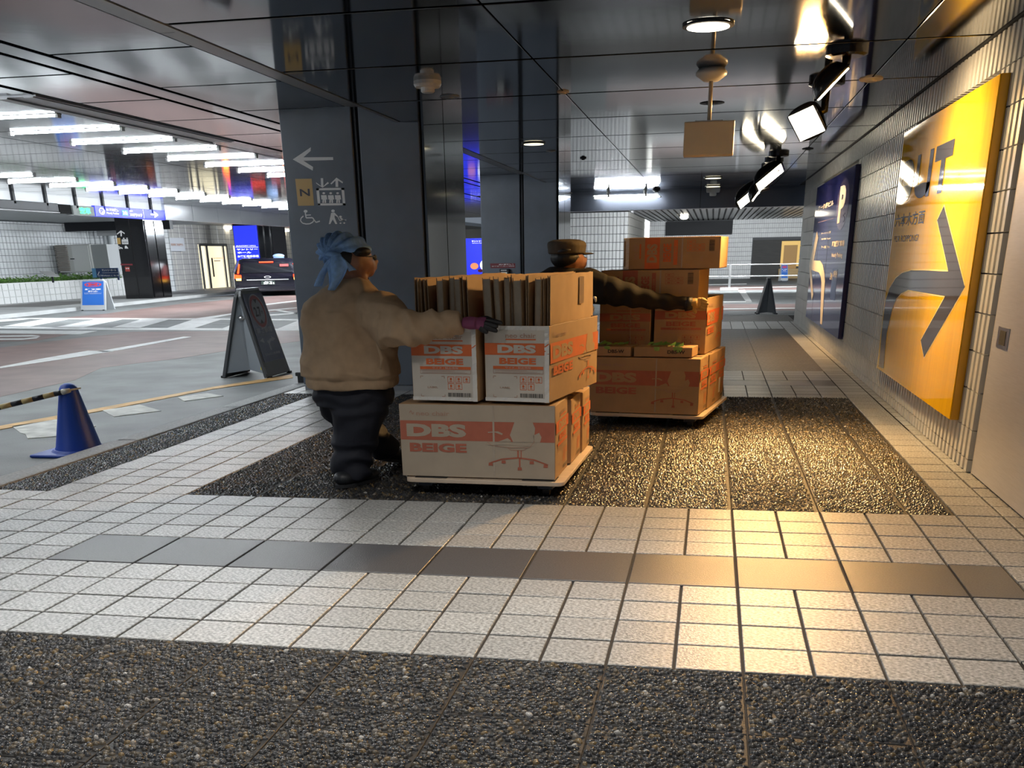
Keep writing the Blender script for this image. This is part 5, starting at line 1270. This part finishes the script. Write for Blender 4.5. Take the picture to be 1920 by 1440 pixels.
for k in range(7): MB().box(a[0] + .05, b_[0] - .05, 43.55, 43.595, b_[2] - .2 + k*.10, b_[2] - .14 + k*.10).obj('louvre_slat', print_white, lu)
pi = thing('drain_pipes', 'pair of pale vertical pipes beside the black pillar', 'pipe')
for x in (197, 206): p = on_y(x, 440, 45.0); MB().tube([(p[0], 45.0, .9), (p[0], 45.0, 2.75)], .14, 14).obj('pipe', mat('pipe_paint', (.62, .66, .68), .4), pi, smooth=True)
p = on_y(200, 433, 44.9); MB().box(p[0] - .5, p[0] + .7, 44.8, 45.2, 2.68, 2.95).obj('junction_box', mat('junction_grey', (.45, .46, .47), .4), pi)
# small signs in the planter
s1 = thing('planter_plate', 'tilted white information plate on a stake in the planter', 'sign'); p = on_y(93, 514, 36.5)
MB().prism([on_y(74, 508.5, 36.9), on_y(97, 508.5, 36.9), on_y(112, 518, 36.0), on_y(91, 518, 36.0)], (0, 0, -.02)).obj('plate', print_white, s1)
MB().box(p[0] + .12, p[0] + .18, 36.4, 36.46, .72, 1.05).obj('stake', dark_m, s1)
s2_ = thing('guide_sign', 'navy guide sign with white lettering in front of the vent unit', 'sign')
a, b_ = on_y(179, 503, 40), on_y(223, 520, 40); navy = mat('guide_navy', (.025, .06, .16), .4)
MB().box(a[0], b_[0], 40, 40.06, b_[2], a[2]).obj('board', navy, s2_); MB().box(a[0] - .2, a[0], 40.0, 40.3, b_[2], a[2]).obj('board_return', mat('guide_light_blue', (.12, .32, .55), .4), s2_)
for x in (.15, 1.0): MB().box(a[0] + x, a[0] + x + .08, 40.0, 40.06, .72, b_[2]).obj('leg', navy, s2_)
P = Print((a[0], 39.999, b_[2]), (1, 0, 0), (0, 0, 1)); P.text('サントリーホール', .30, .26, 1.0, .35, print_white, .03); P.line([(.06, .1), (.16, .25)], .03, print_white); P.text('ご案内はこちら', .08, .05, 1.1, .11, print_white, .02); P.rect(.3, .19, 1.1, .2, print_white); P.obj('lettering', s2_)
# black pillar across the drive
bp2 = struct(empty('pillar', (0, 0, 0)), 'black pillar across the drive with lift symbols and red reflections')
pm_ = mat('pillar_black', (.010, .010, .012), .22, metal=.3, coat=.3); pm2 = mat('pillar_side', (.045, .047, .052), .13, metal=.9)
tl = on_y(212, 410, 38); bl = on_y(240, 560, 38); br = on_y(286, 561, 38)
xa, xb = -21.80, -20.52
MB().box(xa, xb, 38.0, 39.6, 0, 3.4).obj('front_block', pm_, bp2)
for y0, y1_ in ((38.08, 38.76), (38.84, 39.55)): MB().box(xb + .0, xb + .04, y0, y1_, .05, 3.05).obj('side_panel', pm2, bp2)
MB().box(xa + .62, xa + .66, 37.99, 38.0, 0, 3.4).obj('panel_joint', black_m, bp2)
P = PxPrint((0, 37.995, 0), (1, 0, 0), (0, 0, 1), .003).set(lambda x, y: on_y(x, y, 37.995))
P.ppoly([(219, 438), (226.5, 432), (234, 437), (233.5, 439), (228.3, 435.5), (228.7, 443), (226, 443), (225.7, 435.8), (219.5, 440)], W)
P.ppoly([(219, 446), (225.5, 446), (227, 458), (220.5, 458)], gold_m); P.ppoly([(228, 449), (240, 448.5), (241, 458), (229, 458)], W); P.ptext('人人人', 230, 451, 239.5, 456.5, print_black, .03, 3)
P.ppoly([(230, 448), (232, 445), (234, 448)], W); P.ppoly([(236, 446), (240, 446), (238, 448.5)], W)
P.pline([(223, 461), (223.5, 464), (227, 464.5), (230, 466)], .05, W); P.pline([(222, 463), (222.5, 466), (226, 466)], .04, W); P.ppoly([(234, 461), (237, 460.5), (241, 466), (234, 466)], W)
P.ppoly([(226, 494.5), (248.5, 494.5), (249, 497.5), (226.5, 497.5)], redm); P.ppoly([(234, 500), (243, 500), (244, 509), (235.5, 509)], mat('red_mark', (.35, .05, .04), .5)); P.ptext('禁煙', 236, 502, 242, 505, W, .03)
P.obj('wayfinding_print', bp2)
# entrance doors
d2 = struct(empty('door_2', (0, 0, 0)), 'lit glass entrance doors in the far wall')
XD = -25.15
MB().box(XD - .04, XD - .01, 51.8, 55.2, 0, 2.3).obj('lit_interior', glassdoor_m, d2)
for (y0, y1_, nm) in ((51.8, 51.95, 'frame'), (52.5, 52.75, 'frame'), (54.6, 54.8, 'frame'), (55.1, 55.25, 'frame')): MB().box(XD, XD + .06, y0, y1_, 0, 2.26).obj(nm, steel_m, d2)
MB().box(XD, XD + .06, 51.8, 55.25, 2.22, 2.36).obj('door_head', steel_m, d2); MB().box(XD + .07, XD + .11, 53.0, 53.1, .6, 1.6).obj('door_handle', dark_m, d2)
P = Print((XD + .03, 53.2, 0), (0, 1, 0), (0, 0, 1)); P.text('入口 ENTRANCE', .1, 1.55, 1.3, 1.62, tail_red, .02); P.rect(.2, 1.42, 1.0, 1.46, thin_print); P.obj('door_lettering', d2)
d3 = struct(empty('window_1', (0, 0, 0)), 'narrow lit window beside the entrance doors'); MB().box(XD - .04, XD + .02, 56.2, 58.6, .7, 2.25).obj('pane', glassdoor_m, d3)
ws = thing('wall_notice', 'grey notice plate on the tiled wall beside the black pillar', 'sign'); MB().box(-25.05, -24.98, 48.2, 49.9, 1.95, 2.6).obj('plate', mat('notice_grey', (.5, .52, .53), .4), ws)
P = Print((-24.975, 48.2, 1.95), (0, 1, 0), (0, 0, 1), .004); P.text('駐車場ご利用案内', .2, .25, 1.5, .38, thin_print, .02); P.obj('lettering', ws)
# banner pillar behind the taxi
bn = struct(empty('pillar', (0, 0, 0)), 'dark pillar carrying the blue hall banner behind the taxi')
xl, xr = on_y(434, 425, 52)[0], on_y(507, 425, 52)[0]
MB().box(xl, xr, 52.12, 54, 0, 3.3).obj('pillar_body', pm_, bn)
for a_, b_ in ((484, 492), (495, 504)): MB().box(on_y(a_, 430, 52)[0], on_y(b_, 430, 52)[0], 52.02, 52.12, 0, 3.3).obj('pillar_fin', pm2, bn)
hb = thing('hall_banner', 'backlit blue banner lettered Suntory Hall behind the taxi', 'banner')
MB().box(on_y(436.5, 425, 52)[0], on_y(483, 455, 52)[0], 52.0, 52.1, 0.0, 3.2).obj('lightbox', blue_lit, hb)
P = PxPrint((0, 51.985, 0), (1, 0, 0), (0, 0, 1), .004).set(lambda x, y: on_y(x, y, 51.985))
P.ptext('SUNTORY HALL', 443, 459.5, 480, 462, led_white, .02); P.ppoly([(442, 463), (484, 463), (484, 463.8), (442, 463.8)], led_white); P.ptext('サントリー', 444, 465.5, 483, 469.5, led_white, .04); P.ptext('ホール', 445.5, 471.5, 471, 475.5, led_white, .04); P.ptext('お客様専用車場', 446, 478, 485, 483, led_white, .03)
P.obj('lettering', hb)
# blue advert between the two columns
ad = thing('advert_banner', 'blue advertising banner with an orange oval, seen between the columns', 'banner')
MB().box(-8.15, -7.0, 44.0, 44.3, ZR, 2.2).obj('lightbox', blue_lit, ad)
P = PxPrint((0, 43.99, 0), (1, 0, 0), (0, 0, 1), .004).set(lambda x, y: on_y(x, y, 43.99))
P.ptext('サントリー', 884.5, 450.5, 905, 454, led_white, .04); P.ptext('Suntory Hall', 885.5, 455, 903, 457, led_white, .02); P.pdisc(889.5, 499, 7.5, 6, mat('advert_orange', (.8, .3, .12), .5, emit=(1, .35, .15), estr=.7)); P.pdisc(909, 497, 9, 10, led_white)
P.pdisc(901, 507.5, 5, 3, mat('np_red', (.6, .06, .1), .5), 2)
P.obj('lettering', ad)
# drop fascia along the drive with its signs
fs = struct(empty('fascia', (0, 0, 0)), 'polished silver fascia along the edge of the drive ceiling')
for k in range(12):
    y0 = 22.3 + k*1.5
    MB().box(-11.12, -11.0, y0 + .008, y0 + 1.492, 2.46, 2.86).obj('fascia_panel', fascia_m, fs)
lit = mat('lit_soffit', (.7, .72, .74), .5, emit=(.88, .95, 1.0), estr=.55)
MB().box(-11.14, -11.08, 12, 22.3, 2.60, 2.86).obj('lit_panel', lit, fs)
for k in range(9): MB().box(-11.06, -11.0, 13.0 + k*1.08, 13.07 + k*1.08, 2.6, 2.86).obj('mullion', dark_m, fs)
MB().box(-11.06, -10.99, 12, 22.3, 2.83, 2.87).obj('top_rail', trim_m, fs)
bx = thing('sign_box', 'long black ceiling box left of the green vacancy sign', 'box'); MB().box(-11.2, -11.0, 13.6, 17.72, 2.49, 2.66).obj('casing', dark_m, bx, bevel=.01); MB().box(-11.19, -11.01, 17.76, 18.2, 2.47, 2.65).obj('end_box', black_m, bx)
MB().box(-11.21, -10.99, 13.6, 17.73, 2.472, 2.488).obj('lower_trim', trim_m, bx)
vs_ = thing('vacancy_sign', 'grey lightbox with green vacancy characters', 'sign'); MB().box(-11.18, -11.0, 18.25, 19.08, 2.45, 2.645).obj('casing', mat('vacancy_grey', (.42, .46, .45), .4), vs_, bevel=.006)
P = Print((-10.998, 18.25, 2.45), (0, 1, 0), (0, 0, 1), .003); P.text('空車', .24, .035, .66, .165, green_led, .03); P.obj('lettering', vs_)
hp = thing('parking_price_sign', 'blue hanging sign for hourly parking with a white arrow', 'sign'); MB().box(-11.16, -11.0, 19.11, 22.28, 2.45, 2.675).obj('casing', blue_lit, hp, bevel=.004)
P = Print((-10.998, 19.11, 2.45), (0, 1, 0), (0, 0, 1), .003)
P.disc(.27, .115, .12, .075, led_white, 1); P.text('P', .2, .065, .33, .165, blue_lit, .05, 2); P.text('B2 時間貸し', .45, .125, .98, .185, led_white, .03); P.text('Hourly Parking', .45, .05, .98, .105, led_white, .02)
P.rect(1.12, .05, 1.38, .17, mat('sign_cyan', (.1, .4, .7), .4, emit=(.1, .45, .9), estr=.5), 1); P.text('24h', 1.15, .07, 1.35, .15, led_white, .03, 2); P.text('料金', 1.46, .14, 1.62, .18, led_white, .02); P.text('300円/15分', 1.46, .04, 2.05, .115, led_white, .03); P.rect(2.10, .01, 2.115, .215, led_white, 1)
P.line([(2.45, .112), (2.78, .112)], .035, led_white); P.line([(2.62, .17), (2.80, .112), (2.62, .055)], .035, led_white); P.obj('lettering', hp)
for o_ in (fs, bx, vs_, hp): raised(o_)
# ceiling over the far side
fc = struct(MB().box(-40, -12.95, 20, 76, 3.3, 3.5).obj('ceiling_far', mat('far_louvre', (.36, .37, .38), .35, metal=.5)), 'slatted ceiling over the far pavement')
slm = MB().box(0, 14.6, 0, .10, 3.24, 3.3).mesh('ceiling_slat', mat('far_slat', (.55, .57, .58), .35, metal=.5))
for k in range(60): link('ceiling_slat', slm, fc, (-27.9, 24.5 + k*.42, 0))
for (x, y) in ((235, 424), (420, 428), (530, 433)):
    p = on_z(x, y, 3.2); t = thing('downlight', 'warm downlight over the far pavement %s' % {235: 'left of the entrance doors', 420: 'next to the blue banner', 530: 'above the taxi roof'}[x], 'lamp', (p[0], p[1], 3.2)); MB().lathe([(.42, -.05), (.45, .05)], (0, 0, 0), 18).obj('lens', down_m, t)
fill_lens = mat('fill_lamp_lens', (1, 1, 1), .5, emit=(.92, .97, 1.0), estr=14.0)
for k, y in enumerate((25, 31, 37, 43, 49, 55)):  # unseen lamps added behind the fascia to brighten the far side
    t = thing('fill_lamp', 'long wall-washing lamp hidden behind the silver fascia', 'lamp', (-14.6, y, 3.22), 0, 'wall washers behind the fascia')
    MB().box(-.2, .2, -1.6, 1.6, .0, .08).obj('housing', cap_m, t); MB().box(-.15, .15, -1.5, 1.5, -.02, 0).obj('lens', fill_lens, t)
    area((-.0, 0, -.06), (-.85, 0, -.50), 3.0, 560, (.90, .96, 1.0), t, .3)
bb = struct(MB().box(-27.4, -22, 43.0, 43.3, 2.85, 3.25).obj('trim_1', dark_m), 'dark bulkhead over the condenser')

# ================================================================ TAXI
car = thing('taxi', 'black taxi seen from behind with glowing red and amber tail lamps', 'car', (-17.42, 43.0, ZR), math.radians(22))
car.scale = (1.0, 1.05, 1.0)
CW, CL = 1.55, 8.2
mb = MB(); secs = []
def sec(y, hw, z0, zb, zr, hwr):
    return [(-hw*.92, y, z0), (-hw, y, z0 + .18), (-hw, y, zb*.75), (-hw*.97, y, zb), (-hwr, y, zr*.965), (-hwr*.86, y, zr), (hwr*.86, y, zr), (hwr, y, zr*.965), (hw*.97, y, zb), (hw, y, zb*.75), (hw, y, z0 + .18), (hw*.92, y, z0)]
S_ = [sec(-.05, 1.35, .30, .80, .84, 1.28), sec(0, 1.50, .20, .95, 1.0, 1.36), sec(.18, 1.55, .18, 1.0, 1.50, 1.22), sec(.55, 1.58, .16, 1.02, 1.64, 1.24), sec(2.5, 1.60, .16, 1.02, 1.68, 1.26), sec(5.0, 1.60, .16, 1.0, 1.62, 1.24), sec(6.4, 1.58, .16, .98, 1.05, 1.30), sec(8.0, 1.45, .2, .80, .84, 1.2), sec(8.2, 1.3, .3, .65, .7, 1.1)]
for s_ in S_: mb.v += s_
n = 12
for i in range(len(S_)-1):
    for k in range(n): mb.f.append((i*n+k, (i+1)*n+k, (i+1)*n+(k+1) % n, i*n+(k+1) % n)); mb.m.append(0)
mb.f.append(tuple(range(n))); mb.m.append(0); mb.f.append(tuple((len(S_)-1)*n + k for k in range(n-1, -1, -1))); mb.m.append(0)
bd = mb.obj('car_body', car_m, car, bevel=.05, segs=3); 
MB().prism([(-1.12, -.02, 1.02), (1.12, -.02, 1.02), (1.06, .135, 1.44), (-1.06, .135, 1.44)], (0, .03, 0)).obj('rear_window', carglass_m, car)
MB().prism([(-1.595, .6, 1.05), (-1.595, 2.2, 1.05), (-1.34, 2.2, 1.55), (-1.34, .7, 1.55)], (-.012, 0, 0)).obj('side_window', carglass_m, car)
for s_ in (-1, 1):
    tl_ = MB().prism([(s_*1.50, -.03, .80), (s_*1.18, -.085, .80), (s_*1.18, -.085, .93), (s_*1.48, -.02, .96)][::s_], (0, .06, 0)).obj('tail_lamp', tail_red, car)
    MB().prism([(s_*1.42, -.08, .70), (s_*1.20, -.095, .70), (s_*1.20, -.095, .79), (s_*1.44, -.08, .79)][::s_], (0, .04, 0)).obj('indicator_lamp', tail_amber, tl_)
    MB().prism([(s_*1.36, -.03, 1.0), (s_*1.28, -.035, 1.0), (s_*1.20, .12, 1.40), (s_*1.26, .13, 1.40)][::s_], (0, .03, 0)).obj('pillar_lamp', tail_red, tl_)
    MB().tube([(s_*1.25, 1.1, .36), (s_*1.56, 1.1, .36)], .36, 24).obj('wheel', rubber_m, car); MB().tube([(s_*1.25, 6.6, .36), (s_*1.56, 6.6, .36)], .36, 24).obj('wheel', rubber_m, car)
MB().box(-.32, .32, .09, .13, 1.46, 1.50).obj('brake_light', tail_red, car)
MB().box(-.95, .95, -.09, -.05, .70, .735).obj('chrome_strip', steel_m, car)
pl = MB().box(-.31, .31, -.085, -.055, .50, .66).obj('license_plate', mat('plate_green', (.01, .03, .02), .4), car)
P = Print((-.31, -.087, .50), (1, 0, 0), (0, 0, 1), .004); P.text('27-31', .10, .02, .58, .10, led_white, .04); P.text('品川 500', .16, .12, .5, .15, led_white, .02); P.obj('plate_number', pl)
em = MB(); 
for k in range(24):
    a = 2*math.pi*k/24; em.v.append((.16*math.cos(a), -.075, .83 + .05*math.sin(a))); em.v.append((.12*math.cos(a), -.075, .83 + .034*math.sin(a)))
for k in range(24): k2 = (k+1) % 24; em.f.append((2*k, 2*k2, 2*k2+1, 2*k+1)); em.m.append(0)
em.obj('badge', print_white, car)
MB().box(.60, 1.0, .04, .06, 1.28, 1.38).obj('window_sticker', mat('sticker_red', (.5, .05, .05), .4, emit=(1, .2, .2), estr=.4), car)
MB().box(-1.45, 1.45, -.10, 0, .22, .46).obj('bumper', car_m, car, bevel=.03)
MB().ell((-.05 + .6, 2.6, 1.74), (.28, .2, .1), 14, 8).obj('roof_lamp', mat('roof_lamp', (.3, .45, .75), .3, emit=(.4, .6, 1.0), estr=.6), car, smooth=True)

# ================================================================ END OF THE WALKWAY
fluted('wall_end', (-2.7, 33), (0.05, 33), 0, 2.75, ftile_m, 'bright white tiled wall beyond the walkway', gr, pitch=.125, normal=-1)
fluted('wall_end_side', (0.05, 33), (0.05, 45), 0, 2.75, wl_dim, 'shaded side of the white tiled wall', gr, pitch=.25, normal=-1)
fluted('wall_back', (-8, 64), (12, 64), -.12, 3.32, ftile_m, 'far tiled wall with a dark panel and a lit doorway', gr, pitch=.125, normal=-1, skip=lambda s_, z: (8.0 < s_ < 12.0 and z > 2.45) or (13.3 < s_ < 16.25 and z < 2.1))
bk_ = thing('black_panel', 'glossy black panel set in the far tiled wall', 'panel'); MB().box(-.05, 3.98, 63.7, 63.95, 2.42, 3.20).obj('panel', mat('gloss_black', (.008, .009, .012), .5, spec=.2), bk_)
d4 = struct(empty('door_3', (0, 0, 0)), 'dark doorway with a warm lit opening in the far wall')
MB().box(5.3, 8.3, 63.9, 63.96, -.12, 2.07).obj('shutter', mat('dark_shutter', (.035, .034, .032), .6, stretch=(1, 1, 10), var=.2, vscale=2), d4)
MB().box(7.0, 8.15, 63.84, 63.9, .55, 1.98).obj('lit_opening', warmroom_m, d4); MB().box(7.15, 7.95, 63.80, 63.84, .0, 1.75).obj('inner_door', mat('amber_door', (.25, .14, .04), .5, emit=(1, .55, .12), estr=.12), d4)
for k in range(3): MB().box(6.9, 8.2, 63.3 - k*.3, 63.6 - k*.3, -.12, .42 - k*.14).obj('step', mat('lit_step', (.5, .34, .14), .5), d4)
# lower slatted soffit past the beam
so_ = struct(MB().box(-8, 14, 23.1, 68, 3.30, 3.45).obj('ceiling_end', mat('soffit_dark', (.05, .05, .055), .5)), 'slatted soffit over the far drive')
sm_ = MB().box(0, .20, 23.2, 64, 3.24, 3.30).mesh('soffit_slat', mat('soffit_slat', (.42, .43, .43), .3, metal=.6))
for k in range(60): link('soffit_slat', sm_, so_, (-7 + k*.29, 0, 0))
ll = thing('ceiling_spot', 'white lit spot fitting in the slatted soffit', 'lamp'); p = on_z(1283, 405, 3.2); MB().ell((p[0], p[1], 3.15), (.22, .3, .12), 14, 8).obj('globe', down_m, ll, smooth=True)
for k, (x, y, d_, pw) in enumerate(((-3.2, 27.5, (0, .85, -.5), 210), (-0.6, 27.5, (0, .85, -.5), 210), (3.5, 30, (0, .5, -.8), 300), (0.8, 41.5, (0, .9, -.32), 950), (4.5, 41.5, (0, .9, -.32), 950), (8.5, 41.5, (0, .9, -.32), 950))):  # lamps added out of sight above the beam to brighten the end walls
    t = thing('fill_lamp', 'long lamp in the soffit over the far drive', 'lamp', (x, y, 3.20), 0, 'wall washers over the far drive')
    MB().box(-1.2, 1.2, -.12, .12, .0, .05).obj('housing', cap_m, t); MB().box(-1.1, 1.1, -.09, .09, -.02, 0).obj('lens', fill_lens, t)
    area((0, 0, -.05), d_, 2.2, pw, (.92, .97, 1.0), t, .25)
# rope fence
fe = thing('barrier_fence', 'grey two-rail barrier on a weighted post in the far drive', 'barrier')
p = on_y(1370, 495, 43); x_ = p[0]
MB().box(x_ - .05, x_ + .05, 42.95, 43.05, ZR + .1, .96).obj('post', steel_m, fe); MB().box(x_ - .38, x_ + .38, 42.8, 43.2, ZR, ZR + .14).obj('weight', mat('concrete_weight', (.45, .45, .45), .7), fe, bevel=.02)
for z in (.93, .47): MB().tube([(x_ - 4, 43, z), (x_ + 4.5, 43, z)], .022, 8).obj('rail', steel_m, fe, smooth=True)
# side closures of the drive
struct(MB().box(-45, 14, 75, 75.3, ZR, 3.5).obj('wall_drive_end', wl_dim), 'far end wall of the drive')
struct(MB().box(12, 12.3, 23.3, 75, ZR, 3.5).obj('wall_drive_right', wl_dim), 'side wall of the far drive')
